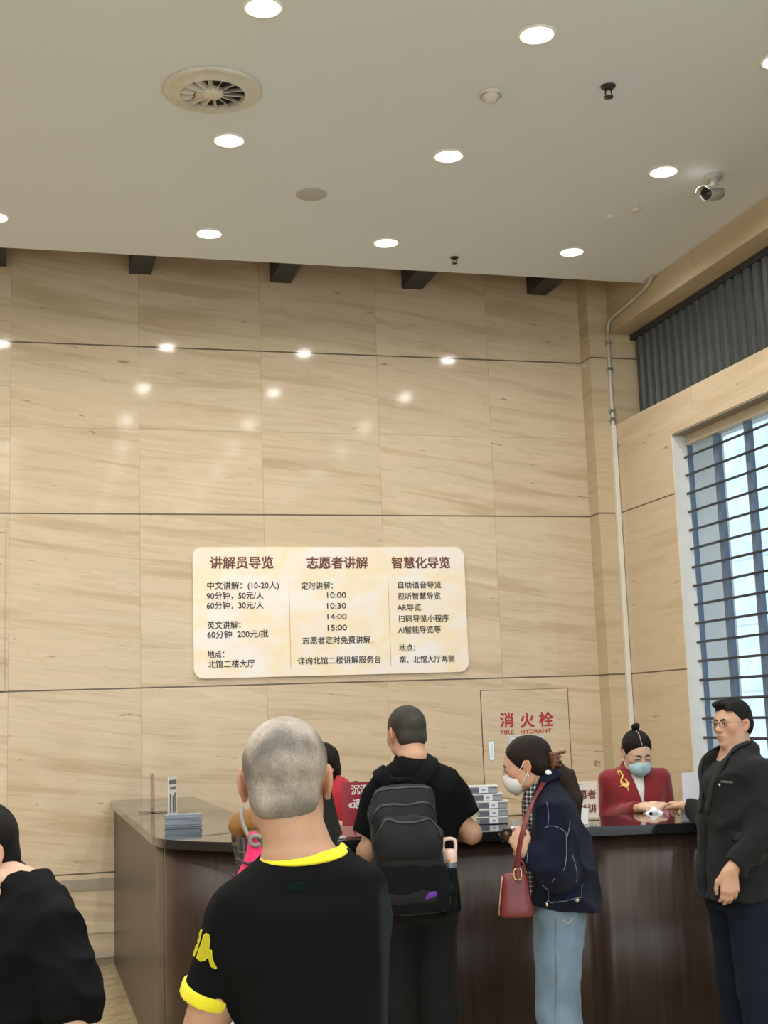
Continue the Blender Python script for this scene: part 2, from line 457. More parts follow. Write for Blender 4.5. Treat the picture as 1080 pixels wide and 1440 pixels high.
# ------------------------------------------------------------------ ceiling lamps and fittings
m_lens = mat('lamp_lens', (1, 1, 1), .5, emit=(1.0, .955, .86), estr=14.0)
m_refl = mat('lamp_reflector', (.93, .90, .80), .35)
m_trim = mat('lamp_trim', (.85, .84, .80), .4)
LAMPS = [(1.039, 5.632, 'top row of the ceiling, cut by the upper edge'), (2.377, 5.615, 'near the upper edge, above the smoke detector'),
         (3.70, 5.62, 'cut by the right edge, above the security camera'), (1.094, 7.08, 'just below the round air vent'),
         (2.388, 7.056, 'in the middle of the ceiling, under the smoke detector'), (3.765, 7.036, 'closest to the security camera'),
         (-.207, 8.497, 'cut by the left edge, near the ceiling slot'), (1.177, 8.556, 'by the ceiling slot, below the vent'),
         (2.402, 8.528, 'by the ceiling slot, beside the small sprinkler'), (3.771, 8.487, 'by the ceiling slot, next to the right wall corner')]
for i, (x, y, wh) in enumerate(LAMPS):
    lamp('downlight_lamp', 'AREA', (x, y, CZ-.0135), DOWN_W, DOWN_C, (0, 0, 0), 0.13, spread=168)
    o = empty('downlight', (x, y, CZ), 0, 'glowing round ceiling downlight ' + wh, 'downlight', 'recessed downlights in the ceiling')
    MB().lathe([(.096, -.0005), (.096, -.006), (.082, -.008), (.080, -.003)], n=40).build('trim_ring', m_trim, o, True)
    MB().lathe([(.080, -.003), (.074, .0), (.072, .0015)], n=40).build('reflector', m_refl, o, True)
    MB().lathe([(.0745, .0), (.070, -.0055), (.05, -.0095), (.025, -.0118), (.0005, -.0125)], n=40).build('lens', m_lens, o, True)

# ducted jet vent
m_vent = mat('vent_enamel', (.62, .60, .54), .4, var=.12, vscale=9)
m_void = mat('vent_void', (.03, .03, .03), .9)
v = empty('air_vent', (.922, 6.487, CZ), 0, 'large round swirl air vent with radial blades set in the ceiling', 'vent')
MB().lathe([(.255, -.001), (.255, -.012), (.24, -.018), (.215, -.012), (.190, -.030), (.168, -.034)], n=56).build('outer_ring', m_vent, v, True)
MB().lathe([(.190, -.030), (.172, -.031), (.168, -.025), (.168, -.002)], n=56).build('throat', m_vent, v, True)
MB().lathe([(.168, -.003), (.0005, -.003)], n=40).build('backing', m_void, v, True)
MB().lathe([(.058, -.006), (.056, -.028), (.045, -.036), (.0005, -.038)], n=32).build('hub', m_vent, v, True)
for k in range(14):
    a = 2*math.pi*k/14
    R = np.array(Matrix.Rotation(a, 3, 'Z') @ Matrix.Rotation(math.radians(55), 3, 'X'))
    MB().box((.05, -.016, -.0015), (.168, .016, .0015), R, (0, 0, -.019)).build('blade', m_vent, v)
MB().tube(spline([(-.09, -.02, -.036), (-.10, .0, -.04), (-.088, .02, -.037), (-.10, .05, -.035)], 5), .003, 6).build('red_ribbon', mat('red_tape', (.35, .04, .04), .6), v, True)

o = tag(MB().lathe([(.098, -.0005), (.098, -.005), (.09, -.007), (.0005, -.007)], (0, 0, 0), 40).build('ceiling_speaker', mat('speaker_cloth', (.44, .44, .42), .8), None, True),
        'flat round beige speaker cover flush with the ceiling', 'speaker')
o.location = (1.714, 7.77, CZ)
o = empty('smoke_detector', (2.364, 6.249, CZ), 0, 'cream domed smoke detector on the ceiling above the middle downlights', 'smoke detector')
MB().lathe([(.062, -.0005), (.062, -.014), (.055, -.018)], n=32).build('base', m_vent, o, True)
MB().lathe([(.050, -.018), (.046, -.032), (.030, -.038), (.026, -.050), (.018, -.054), (.0005, -.055)], n=32).build('dome', m_vent, o, True)
for (x, y, lb, sc) in ((2.95, 6.052, 'dark pendent fire sprinkler head right of the smoke detector', 1.35), (2.969, 8.742, 'small dark fire sprinkler head close to the ceiling slot', 1.0)):
    o = empty('fire_sprinkler', (x, y, CZ), 0, lb, 'sprinkler', 'fire sprinklers in the ceiling')
    mm = mat('sprinkler_bronze', (.06, .055, .05), .35, metal=.8)
    MB().lathe([(.030*sc, -.0005), (.028*sc, -.008), (.012*sc, -.010), (.010*sc, -.018), (.0005, -.019)], n=20).build('escutcheon', mm, o, True)
    MB().tube([(-.011*sc, 0, -.014), (-.013*sc, 0, -.034*sc), (-.004*sc, 0, -.044*sc)], .0028*sc, 6).tube([(.011*sc, 0, -.014), (.013*sc, 0, -.034*sc), (.004*sc, 0, -.044*sc)], .0028*sc, 6).build('frame_arms', mm, o, True)
    MB().lathe([(.0005, -.042*sc), (.018*sc, -.044*sc), (.018*sc, -.048*sc), (.0005, -.049*sc)], n=16).build('deflector', mm, o, True)
o = tag(MB().lathe([(.034, -.0005), (.034, -.018), (.028, -.024), (.0005, -.025)], n=28).build('ceiling_sensor', m_vent, None, True),
        'small round white ceiling sensor with dark edge left of the security camera', 'sensor'); o.location = (3.858, 7.632, CZ)
o = tag(MB().lathe([(.024, -.0005), (.022, -.010), (.018, -.013), (.0005, -.014)], n=24).build('ceiling_detector', m_ceil, None, True),
        'tiny white ceiling cap beside the round sensor', 'cap'); o.location = (3.753, 7.791, CZ)

# bullet camera
m_cam = mat('camera_grey', (.42, .42, .40), .4); m_camd = mat('camera_black', (.02, .02, .022), .25)
o = empty('security_camera', (4.106, 7.04, CZ), 0, 'grey bullet security camera hanging from the ceiling by the right wall', 'security camera')
MB().lathe([(.058, -.0005), (.058, -.016), (.050, -.022), (.0005, -.023)], n=32).build('mount_plate', m_cam, o, True)
a = np.array((-.0, .0, -.115)); dr = np.array((-.80, -.52, -.30)); dr /= np.linalg.norm(dr)
MB().tube(spline([(0, 0, -.02), (.0, .0, -.05), (.012, .01, -.085), tuple(a+np.array((.01, .008, .01)))], 6), [.026]*5+[.021]*14, 14).build('arm', m_cam, o, True)
sd = np.cross(dr, (0, 0, 1)); sd /= np.linalg.norm(sd); upv = np.cross(sd, dr)
RC = np.column_stack([sd, dr, upv])
ctr = a+dr*.05
prof = []
MB().tube([ctr-dr*.115, ctr-dr*.105, ctr+dr*.06, ctr+dr*.066], [.034, .043, .043, .041], 24).build('housing', m_cam, o, True)
MB().tube([ctr+dr*.055, ctr+dr*.0668], [.037, .037], 24).tube([ctr+dr*.06, ctr+dr*.072], [.017, .015], 16).build('lens', m_camd, o, True)
cv = []
for i in range(9):
    q = math.radians(-68+17*i)
    cv.append((math.sin(q)*.052, math.cos(q)*.052))
pts = cv+[(x*.93, z*.93) for x, z in cv[::-1]]
MB().prism(pts, -.10, .115, lambda x, z, y: tuple(ctr+RC @ np.array((x, y, z)))).build('sun_shield', mat('camera_shield', (.72, .70, .64), .35), o)

# surface conduit down the corner
m_cond = mat('white_conduit', (.78, .74, .64), .45)
pth = [on_z(917, 388, CZ-.01), on_x(910, 402, XR-.02), on_x(886, 425, XR-.02), on_x(860, 440, XR-.02)]
xc = on_y(862, 480, 9.73); xb = on_y(866, 598, 9.73); xe = on_y(888, 1018, 9.73)
pth = [np.array((p[0], p[1], p[2])) for p in pth]
pth[0][0] = min(pth[0][0], XR-.02)
cx = XR-.022
o = empty('wall_conduit', (cx, 9.735, 3.0), 0, 'white electrical conduit bending off the ceiling and running down the stone corner', 'conduit')
O = np.array((cx, 9.735, 3.0))
p2 = spline([pth[0], pth[1], pth[2], (cx, 9.66, 4.80), (cx, 9.735, 4.72)], 6)
MB().tube([p-O for p in p2], .014, 10).build('flexible_bend', mat('grey_conduit', (.50, .48, .42), .5), o, True)
MB().tube([(0, 0, 1.72), (0, 0, -2.95)], .0135, 10).build('pipe', m_cond, o, True)
MB().box((-.019, -.02, -2.95), (.017, .023, .93)).build('trunking', m_cond, o, bevel=.004)
for z in (1.62, 1.40, 1.05, .98):
    MB().box((-.026, -.017, z-.012), (.02, .022, z+.012)).build('pipe_clip', mat('clip_steel', (.7, .7, .7), .25, metal=.9), o)
# ------------------------------------------------------------------ reception counter
CT, TH = 1.13, .042
def arc_front():
    pts = [on_z(x, y, CT)[:2] for x, y in ((240, 1181), (328, 1184.4), (459, 1183), (644, 1172), (820, 1163.5), (980, 1157))]
    p = [np.array((.602, 6.95)), np.array((.608, 6.68))]+pts+[np.array((3.85, 5.60)), np.array((XR-.004, 5.52))]
    return spline(p, 8)
SIDE = [np.array((.592, YW-.035)), np.array((.597, 8.4))]
FRONT = arc_front()
def off_l(path, d):
    out = []
    for i, p in enumerate(path):
        t_ = path[min(i+1, len(path)-1)]-path[max(i-1, 0)]; t_ = t_/np.linalg.norm(t_); out.append(p+d*np.array((-t_[1], t_[0])))
    out[0][1] = path[0][1] if d and abs(path[0][0]-.592) < .1 else out[0][1]
    out[-1][0] = path[-1][0]
    return out
m_wood = bpy.data.materials.new('dark_wood'); m_wood.use_nodes = True
t = NT(m_wood); b = t.n['Principled BSDF']; tc = t.new('ShaderNodeTexCoord')
mp = t.new('ShaderNodeMapping'); mp.inputs['Scale'].default_value = (26, 26, .9); t.link(tc.outputs['Object'], mp.inputs[0])
n = t.noise(mp.outputs[0], 1.6, 6, .6)
t.link(t.ramp(n, [(.3, (.020, .011, .0085)), (.55, (.036, .020, .015)), (.75, (.052, .030, .022))]), b.inputs['Base Color'])
b.inputs['Roughness'].default_value = .34; b.inputs['Specular IOR Level'].default_value = .38
m_gran = bpy.data.materials.new('black_granite'); m_gran.use_nodes = True
t = NT(m_gran); b = t.n['Principled BSDF']; tc = t.new('ShaderNodeTexCoord')
t.link(t.ramp(t.noise(tc.outputs['Object'], 320, 2, .7), [(.4, (.008, .009, .010)), (.62, (.016, .018, .021)), (.75, (.05, .055, .06))]), b.inputs['Base Color'])
b.inputs['Roughness'].default_value = .05; b.inputs['Specular IOR Level'].default_value = .45
ctr = empty('reception_counter', (2.2, 6.6, 0), 0, 'long curved dark wood reception counter with a polished black stone top', 'counter')
CO = np.array((2.2, 6.6))
WHOLE = SIDE+FRONT
def strip(i0, i1, d0, d1, z0, z1):
    a, b_ = off_l(WHOLE, d0)[i0:i1], off_l(WHOLE, d1)[i0:i1]; mb = MB(); n = len(a); v = []
    for q in (z0, z1):
        v += [(p[0]-CO[0], p[1]-CO[1], q) for p in a]+[(p[0]-CO[0], p[1]-CO[1], q) for p in b_]
    f = []
    for i in range(n-1):
        f += [(i, i+1, n+i+1, n+i), (2*n+i, 3*n+i, 3*n+i+1, 2*n+i+1), (i, 2*n+i, 2*n+i+1, i+1), (n+i, n+i+1, 3*n+i+1, 3*n+i)]
    f += [(0, n, 3*n, 2*n), (n-1, 3*n-1, 4*n-1, 2*n-1)]
    return mb.poly(v, f)
NW = len(WHOLE)
o = strip(0, NW, 0, .60, CT-TH, CT).build('countertop', m_gran, ctr, bevel=.004)
strip(0, 5, .03, .07, .0, CT-TH-.0005).build('side_panel', m_wood, ctr)
strip(4, 14, .03, .07, .0, CT-TH-.0005).build('corner_panel', m_wood, ctr, True)
strip(13, 52, .03, .07, .0, CT-TH-.0005).build('front_panel', m_wood, ctr, True)
strip(51, NW, .03, .07, .0, CT-TH-.0005).build('front_panel', m_wood, ctr, True)
strip(0, NW, .50, .52, .0, CT-TH-.0005).build('staff_side_panel', m_wood, ctr)

# ------------------------------------------------------------------ notice board on the back wall
SX0, SX1, SZ0, SZ1 = 1.205, 3.345, 1.979, 2.959
m_board = bpy.data.materials.new('cream_watercolour_board'); m_board.use_nodes = True
t = NT(m_board); b = t.n['Principled BSDF']; tc = t.new('ShaderNodeTexCoord')
mp = t.new('ShaderNodeMapping'); mp.inputs['Scale'].default_value = (1.0, 1, 1.7); t.link(tc.outputs['Object'], mp.inputs[0])
n1 = t.noise(mp.outputs[0], 1.9, 6, .55); n2 = t.noise(mp.outputs[0], 3.3, 5, .6)
c = t.ramp(n1, [(.36, (.93, .88, .85)), (.45, (.94, .87, .77)), (.55, (.95, .80, .54)), (.64, (.94, .86, .74))])
c = t.mix(t.ramp(n2, [(.48, 0), (.62, .6)]), c, (.94, .80, .70))
t.link(c, b.inputs['Base Color']); b.inputs['Roughness'].default_value = .35
bd = empty('notice_board', ((SX0+SX1)/2, YW-.001, (SZ0+SZ1)/2), 0, 'cream guided-tour notice board with rounded corners and three columns of Chinese text', 'sign')
BO = np.array(((SX0+SX1)/2, YW-.001, (SZ0+SZ1)/2))
MB().prism(rounded(SX0-BO[0], SZ0-BO[2], SX1-BO[0], SZ1-BO[2], .075, 8), 0, .02, lambda a, b_, z: (a, -z, b_)).build('panel', m_board, bd, bevel=.002)
m_ink = mat('dark_ink', (.025, .020, .018), .6)
m_head = bpy.data.materials.new('maroon_ink'); m_head.use_nodes = True
t = NT(m_head); b = t.n['Principled BSDF']; tc = t.new('ShaderNodeTexCoord'); sp = t.new('ShaderNodeSeparateXYZ'); t.link(tc.outputs['Object'], sp.inputs[0])
t.link(t.ramp(t.math('MULTIPLY', t.math('SUBTRACT', sp.outputs[2], .28), 9.0, True), [(.1, (.030, .010, .012)), (.75, (.17, .05, .035))]), b.inputs['Base Color'])
def bl(text, x0, x1, y0, y1, size, bold):
    a = on_y(260+x0/2.634, 750+y1/2.634, YW-.021)-BO; c_ = on_y(260+x1/2.634, 750+y1/2.634, YW-.021)-BO
    return (text, a[0], a[2]+.006, size, bold, 'LEFT', c_[0]-a[0])
bfn = lambda u, v, w_: (u, -.0205-w_, v)
writing('heading', [bl('讲解员导览', 92, 325, 88, 130, .099, .018)], bfn, m_head, bd)
writing('heading', [bl('志愿者讲解', 450, 675, 88, 130, .099, .018)], bfn, m_head, bd)
writing('heading', [bl('智慧化导览', 765, 980, 86, 129, .097, .018)], bfn, m_head, bd)
writing('lettering', [bl(*q, .062, .009) for q in (('中文讲解：(10-20人)', 80, 345, 178, 208), ('90分钟，50元/人', 80, 290, 218, 246), ('60分钟，30元/人', 80, 290, 253, 282),
        ('英文讲解：', 82, 205, 326, 355), ('60分钟  200元/批', 82, 308, 361, 390), ('地点：', 83, 145, 435, 463), ('北馆二楼大厅', 84, 258, 470, 500))], bfn, m_ink, bd)
writing('lettering', [bl(*q, .061, .009) for q in (('定时讲解：', 430, 547, 178, 208), ('10:00', 520, 590, 218, 242), ('10:30', 520, 590, 258, 282), ('14:00', 521, 592, 299, 322), ('15:00', 522, 593, 340, 363),
        ('志愿者定时免费讲解', 435, 686, 382, 412), ('详询北馆二楼讲解服务台', 417, 725, 458, 488))], bfn, m_ink, bd)
writing('lettering', [bl('。', 690, 698, 382, 412, .055, .004)], bfn, mat('olive_ink', (.35, .36, .06), .6), bd)
writing('lettering', [bl(*q, .059, .009) for q in (('自助语音导览', 786, 945, 178, 205), ('视听智慧导览', 787, 946, 220, 247), ('AR导览', 787, 875, 261, 288), ('扫码导览小程序', 789, 977, 302, 330),
        ('AI智能导览等', 790, 948, 344, 372), ('地点：', 793, 852, 412, 438), ('南、北馆大厅两侧', 794, 997, 452, 482))], bfn, m_ink, bd)
for x0, y0, x1, y1 in ((385, 168, 391, 500), (752, 165, 758, 490)):
    a = on_y(260+x0/2.634, 750+y0/2.634, YW-.021)-BO; c_ = on_y(260+x1/2.634, 750+y1/2.634, YW-.021)-BO
    MB().box((a[0]-.002, -.0215, c_[2]), (a[0]+.002, -.0195, a[2])).build('divider', mat('tan_line', (.62, .42, .24), .6), bd)

# ------------------------------------------------------------------ fire hydrant cabinet let into the stone
HX0, HX1, HZ0, HZ1 = 3.440, 4.163, .873, 1.828
hy = empty('hydrant_cabinet', ((HX0+HX1)/2, YW-.0005, HZ0), 0, 'flush stone-faced fire hydrant cabinet door with red lettering on the back wall', 'cabinet')
HO = np.array(((HX0+HX1)/2, YW-.0005, HZ0))
m_door = travertine('travertine_door', (HX0+HX1)/2+YW-5, 20, (), (), seed=3.0, soft=.28)
hw_ = (HX1-HX0)/2; hh_ = HZ1-HZ0
m_seam = mat('rust_seam', (.10, .045, .025), .6)
MB().box((-hw_-.006, -.004, -.006), (-hw_, 0, hh_)).box((hw_, -.004, -.006), (hw_+.006, 0, hh_)).box((-hw_-.006, -.004, hh_), (hw_+.006, 0, hh_+.004)).box((-hw_-.006, -.004, -.012), (hw_+.006, 0, -.006)).build('seam', m_seam, hy)
dr_ = MB().box((-hw_, -.006, 0), (hw_, 0, hh_)).build('door', m_door, hy)
m_red = mat('red_lettering', (.44, .035, .045), .5)
def hl(text, x0, x1, y1, size, bold):
    a = on_y(660+x0/5.4, 960+y1/5.4, YW-.007)-HO; c_ = on_y(660+x1/5.4, 960+y1/5.4, YW-.007)-HO
    return (text, a[0], a[2]+size*.06, size, bold, 'LEFT', c_[0]-a[0])
hfn = lambda u, v, w_: (u, -.0062-w_, v)
writing('lettering', [hl('消', 232, 333, 338, .122, .022), hl('火', 386, 488, 338, .122, .022), hl('栓', 530, 634, 332, .122, .022)], hfn, m_red, dr_)
writing('lettering', [hl('FIRE', 236, 334, 397, .046, .012), hl('HYDRANT', 388, 620, 391, .046, .012)], hfn, m_red, dr_)
a = on_y(685.5+5.5, 1056, YW)-HO
hd = MB().prism(rounded(a[0]-.021, a[2]-.072, a[0]+.021, a[2]+.072, .016), .006, .011, lambda u, v, w_: (u, -w_, v)).build('handle', mat('chrome', (.75, .76, .78), .15, metal=1), dr_, bevel=.002)
MB().prism(rounded(a[0]-.008, a[2]-.055, a[0]+.010, a[2]+.055, .007), .0105, .0125, lambda u, v, w_: (u, -w_, v)).build('pull_slot', mat('white_enamel', (.8, .82, .85), .3), hd)
a = on_y(713.5, 1034.5, YW)-HO; c_ = on_y(766, 1072, YW)-HO
nt_ = MB().box((a[0], -.0085, c_[2]), (c_[0], -.006, a[2])).build('notice_sheet', mat('notice_paper', (.72, .72, .70), .5), dr_)
mb = MB(); random.seed(4)
for r in range(6):
    x = a[0]+.03; zz_ = a[2]-.04-r*.027
    while x < c_[0]-.03:
        w_ = random.uniform(.006, .022); mb.box((x, -.0092, zz_-.006), (min(x+w_, c_[0]-.02), -.0084, zz_+.006)); x += w_+.006
mb.build('fine_print', mat('rust_print', (.30, .09, .08), .6), nt_)
MB().box((a[0]+.006, -.009, a[2]-.010), (c_[0]-.006, -.0084, a[2]-.007)).box((a[0]+.006, -.009, c_[2]), (a[0]+.009, -.0084, a[2]-.007)).box((c_[0]-.009, -.009, c_[2]), (c_[0]-.006, -.0084, a[2]-.007)).build('border_line', mat('green_line', (.25, .42, .35), .6), nt_)

# ------------------------------------------------------------------ things on the counter
def turned(az):
    """x to the viewer's right, y away, for a face looking back along compass angle az"""
    a_ = math.radians(az); return np.array([[math.cos(a_), math.sin(a_), 0], [-math.sin(a_), math.cos(a_), 0], [0, 0, 1]])
m_acr = mat('clear_acrylic', (.93, .90, .86), .04, trans=1.0); m_acr.node_tree.nodes['Principled BSDF'].inputs['IOR'].default_value = 1.25
# bundles of grey-blue brochures
p0 = on_z(229, 1163, CT); p1_ = on_z(281, 1163, CT)
m_bro = mat('grey_blue_paper', (.25, .29, .345), .5, var=.35, vscale=90, stretch=(.2, .2, 4.0)); m_brw = mat('pale_paper', (.45, .48, .50), .5)
pl = ['bottom booklet of the grey-blue brochure pile on the counter corner', 'second booklet from the bottom of the grey-blue brochure pile', 'third booklet up in the grey-blue brochure pile on the counter',
      'third booklet from the top of the grey-blue brochure pile', 'second booklet from the top of the grey-blue brochure pile', 'topmost booklet of the grey-blue brochure pile near the acrylic holder']
bk = None
for i in range(6):
    if bk is None:
        bk = MB().box((0, 0, 0), (.185, .095, .0105)).build('brochure', m_bro, bevel=.0012)
        pg = MB().box((.002, .002, .002), (.1853, .0955, .0085)).build('pages', m_brw, bk)
        o = bk
    else:
        o = bk.copy(); COL.objects.link(o); c_ = pg.copy(); COL.objects.link(c_); c_.parent = o
    o.location = (p0[0]+.004+random.uniform(-.003, .003), p0[1]-.06+random.uniform(-.003, .003), CT+.0003+i*.0107); o.rotation_euler = (0, 0, math.radians(-12+random.uniform(-1.5, 1.5)))
    tag(o, pl[i], 'brochure', 'brochures piled on the counter corner')
# acrylic T-shaped stand
o = empty('acrylic_stand', (.772, 8.55, CT), math.radians(-4), 'clear acrylic T-shaped sign stand seen edge-on at the far end of the counter', 'sign stand')
MB().box((-.085, -.20, .0004), (.085, .16, .012)).build('base', m_acr, o, bevel=.002)
MB().box((-.012, -.03, .012), (.012, .17, .225)).build('upright', mat('smoked_acrylic', (.62, .52, .45), .06, trans=.85), o, bevel=.002)
# leaflet in a clear holder
o = empty('leaflet_holder', (.846, 8.08, CT), math.radians(58), 'narrow upright leaflet holder with grey print behind the brochure pile', 'leaflet holder')
MB().box((-.055, -.03, .0004), (.055, .03, .005)).build('base', m_acr, o)
sh_ = MB().box((-.055, -.002, .005), (.055, .002, .225)).build('leaflet', mat('leaflet_paper', (.78, .77, .74), .4), o)
MB().box((-.05, -.0028, .18), (.05, -.0019, .205)).box((-.035, -.0028, .15), (.04, -.0019, .163)).box((-.04, -.0028, .015), (-.022, -.0019, .125)).box((-.005, -.0028, .015), (.012, -.0019, .115)).box((.02, -.0028, .015), (.036, -.0019, .13)).build('print', mat('grey_print', (.16, .15, .15), .5), sh_)

# red exhibition sign
az = 12
o = empty('red_sign', (1.388, 6.0, CT), 0, 'red upright sign with white Chinese characters standing on the counter front', 'sign')
R = turned(az)
MB().box((0, -.003, .008), (.215, .003, .247), R, (0, 0, 0)).build('panel', mat('crimson_card', (.30, .012, .028), .35), o)
MB().box((0, -.0042, .008), (.215, -.0028, .055), R, (0, 0, 0)).build('lower_band', mat('pink_band', (.52, .22, .22), .35), o)
MB().box((0, -.045, .0004), (.215, .045, .008), R, (0, 0, 0)).build('base', m_acr, o, bevel=.002)
m_wtx = mat('white_lettering', (.82, .78, .78), .5)
fn = lambda u, v, w_: tuple(R @ np.array((u, -.0035-w_, v)))
writing('lettering', [('沉浸', .043, .196, .046, .02, 'LEFT', .078), ('«遇见', .030, .135, .044, .02, 'LEFT', .094)], fn, m_wtx, o)
MB().prism([(.055, .012), (.061, .012), (.061, .024), (.070, .030), (.064, .036), (.069, .044), (.058, .050), (.047, .044), (.052, .036), (.046, .030), (.055, .024)], .0042, .0050, lambda u, v, w_: tuple(R @ np.array((u, -w_, v)))).build('plum_mark', mat('dark_red_mark', (.22, .01, .02), .5), o)
# small white device in front of it
o = empty('white_stapler', (1.33, 5.965, CT), math.radians(14), 'small white and grey device lying by the foot of the red sign', 'device')
MB().box((-.055, -.012, .0005), (.065, .012, .012)).build('body', mat('white_plastic', (.74, .72, .71), .35), o, bevel=.004)
MB().box((-.01, -.010, .012), (.055, .010, .017)).build('grey_top', mat('grey_plastic', (.25, .25, .26), .4), o, bevel=.002)

# five clear storage boxes
m_box = mat('frosted_plastic', (.36, .39, .41), .25, trans=.2); m_lid = mat('pale_lid', (.58, .59, .58), .35); m_fill = mat('slate_contents', (.11, .14, .17), .6); m_lab = mat('label_paper', (.78, .80, .84), .5)
lab_i = mat('label_print', (.30, .36, .48), .6)
rows_ = ['bottom', 'second up', 'middle', 'second down', 'topmost']
sx = [674, 674.5, 674, 667, 661]
first = None
for i in range(5):
    q = on_z(sx[i], 1160.5, CT)
    if first is None:
        first = empty('storage_box', (0, 0, 0)); r0 = first
        ch = [MB().box((0, 0, .0008), (.150, .11, .029)).build('tray', m_box, first, bevel=.004)]
        ch.append(MB().box((-.004, -.004, .029), (.154, .114, .0362)).build('lid', m_lid, first, bevel=.002))
        ch.append(MB().box((.012, -.0008, .006), (.075, .0, .024)).build('contents', m_fill, first))
        lb_ = MB().box((.060, -.0055, .004), (.104, -.0008, .031)).build('label', m_lab, first); ch.append(lb_)
        kid = MB().box((.074, -.0062, .012), (.090, -.0054, .022)).build('print', lab_i, lb_)
    else:
        r0 = first.copy(); COL.objects.link(r0)
        for c_ in ch:
            d = c_.copy(); COL.objects.link(d); d.parent = r0
            if c_ is lb_:
                e_ = kid.copy(); COL.objects.link(e_); e_.parent = d
    r0.location = (q[0]-.0, q[1]+.03, CT+.0004+i*.0365); r0.rotation_euler = (0, 0, math.radians(-18))
    tag(r0, 'clear plastic box with a white label, %s of the stack' % rows_[i], 'storage box', 'clear boxes stacked on the counter')

# volunteer sign
o = empty('volunteer_sign', (2.60, 6.285, CT), 0, 'beige volunteer tour sign with dark red characters behind the denim jacket', 'sign')
R2 = turned(22)
MB().box((-.02, -.003, .008), (.150, .003, .185), R2, (0, 0, 0)).build('panel', mat('beige_card', (.68, .60, .50), .4, var=.06), o)
MB().box((-.02, -.035, .0004), (.150, .035, .008), R2, (0, 0, 0)).build('base', m_acr, o, bevel=.002)
fn2 = lambda u, v, w_: tuple(R2 @ np.array((u, -.0035-w_, v)))
m_mar = mat('maroon_lettering', (.17, .012, .022), .5)
writing('lettering', [('志愿者', .012, .104, .046, .02, 'LEFT', .128), ('公益讲', .008, .036, .046, .02, 'LEFT', .132)], fn2, m_mar, o)
MB().box(( .03, -.0042, .168), (.075, -.003, .173), R2, (0, 0, 0)).build('small_print', mat('grey_small_print', (.35, .30, .27), .5), o)
# white tilted board
q = on_z(972, 1155.5, CT)
o = empty('white_display', (q[0], q[1], CT), 0, 'white tilted display board on a small white box beside the man in the jacket', 'display board')
R3 = turned(33)
MB().box((-.045, -.02, .0004), (.03, .03, .095), R3, (0, 0, 0)).build('box', mat('white_box', (.42, .44, .47), .5), o, bevel=.003)
R4 = R3 @ np.array(Matrix.Rotation(math.radians(-14), 3, 'X'))
MB().prism(rounded(-.032, 0, .100, .132, .006), -.003, .003, lambda u, v, w_: tuple(np.array((0, 0, .096))+R4 @ np.array((u, w_, v)))).build('panel', mat('white_acrylic', (.46, .48, .56), .4), o)
# note lying on the counter
q = on_z(732, 1163.5, CT)
o = empty('notice_card', (q[0], q[1], CT), math.radians(-20), 'white card with faint red print lying on the counter before the denim jacket', 'card')
MB().box((-.045, -.05, .0004), (.045, .05, .0016)).build('sheet', m_lab, o)
mb = MB()
for i in range(4): mb.box((-.034, -.036+i*.022, .0016), (.034-.01*(i % 2), -.028+i*.022, .0021))
mb.build('print', m_red, o)
q = on_z(824, 1160, CT)
o = tag(MB().box((-.02, -.003, 0), (.02, .003, .075), R2, (0, 0, 0)).build('white_card', mat('white_card', (.8, .81, .82), .5), bevel=.001), 'small plain white card propped in front of the beige volunteer sign', 'card')
o.location = (q[0], q[1]+.02, CT+.0004)
# ------------------------------------------------------------------ soft-form modelling: distance fields meshed into one smooth surface
def smin(a, b, k):
    if k <= 1e-5: return np.minimum(a, b)
    h = np.clip(.5+.5*(b-a)/k, 0, 1)
    return b*(1-h)+a*h-k*h*(1-h)
def _axis(lo, hi, c, fine):
    pts = [lo]; x = lo
    while x < hi:
        s = c
        for a, b, hf in fine:
            if a-1e-6 <= x < b: s = min(s, hf)
        x += s; pts.append(x)
    return np.array(pts, np.float32)
_rs = np.random.RandomState(11)
_LAT = _rs.rand(24, 24, 24).astype(np.float32)
def vnoise(X, Y, Z):
    def fr(a):
        i = np.floor(a).astype(int); f = (a-i).astype(np.float32); return i % 24, (i+1) % 24, f*f*(3-2*f)
    x0, x1, u = fr(X); y0, y1, v = fr(Y); z0, z1, w_ = fr(Z)
    L = _LAT
    a = L[x0, y0, z0]*(1-u)+L[x1, y0, z0]*u; b = L[x0, y1, z0]*(1-u)+L[x1, y1, z0]*u
    c = L[x0, y0, z1]*(1-u)+L[x1, y0, z1]*u; d = L[x0, y1, z1]*(1-u)+L[x1, y1, z1]*u
    return (a*(1-v)+b*v)*(1-w_)+(c*(1-v)+d*v)*w_
class Frame:
    """local axes (right, forward, up) at an origin; turn > 0 to the left, nod > 0 downwards, tilt > 0 to the right"""
    def __init__(s, o, turn=0, nod=0, tilt=0, scale=1.0):
        s.o = np.array(o, float)
        R = Matrix.Rotation(math.radians(turn), 3, 'Z') @ Matrix.Rotation(math.radians(-nod), 3, 'X') @ Matrix.Rotation(math.radians(tilt), 3, 'Y')
        s.R = np.array(R)*1.0; s.k = scale
    def out(s, p): return s.o+s.k*(s.R @ np.array(p, float))
    def outs(s, V): return s.o+s.k*(np.asarray(V) @ s.R.T)
    def dirs(s, v): return s.R @ np.array(v, float)
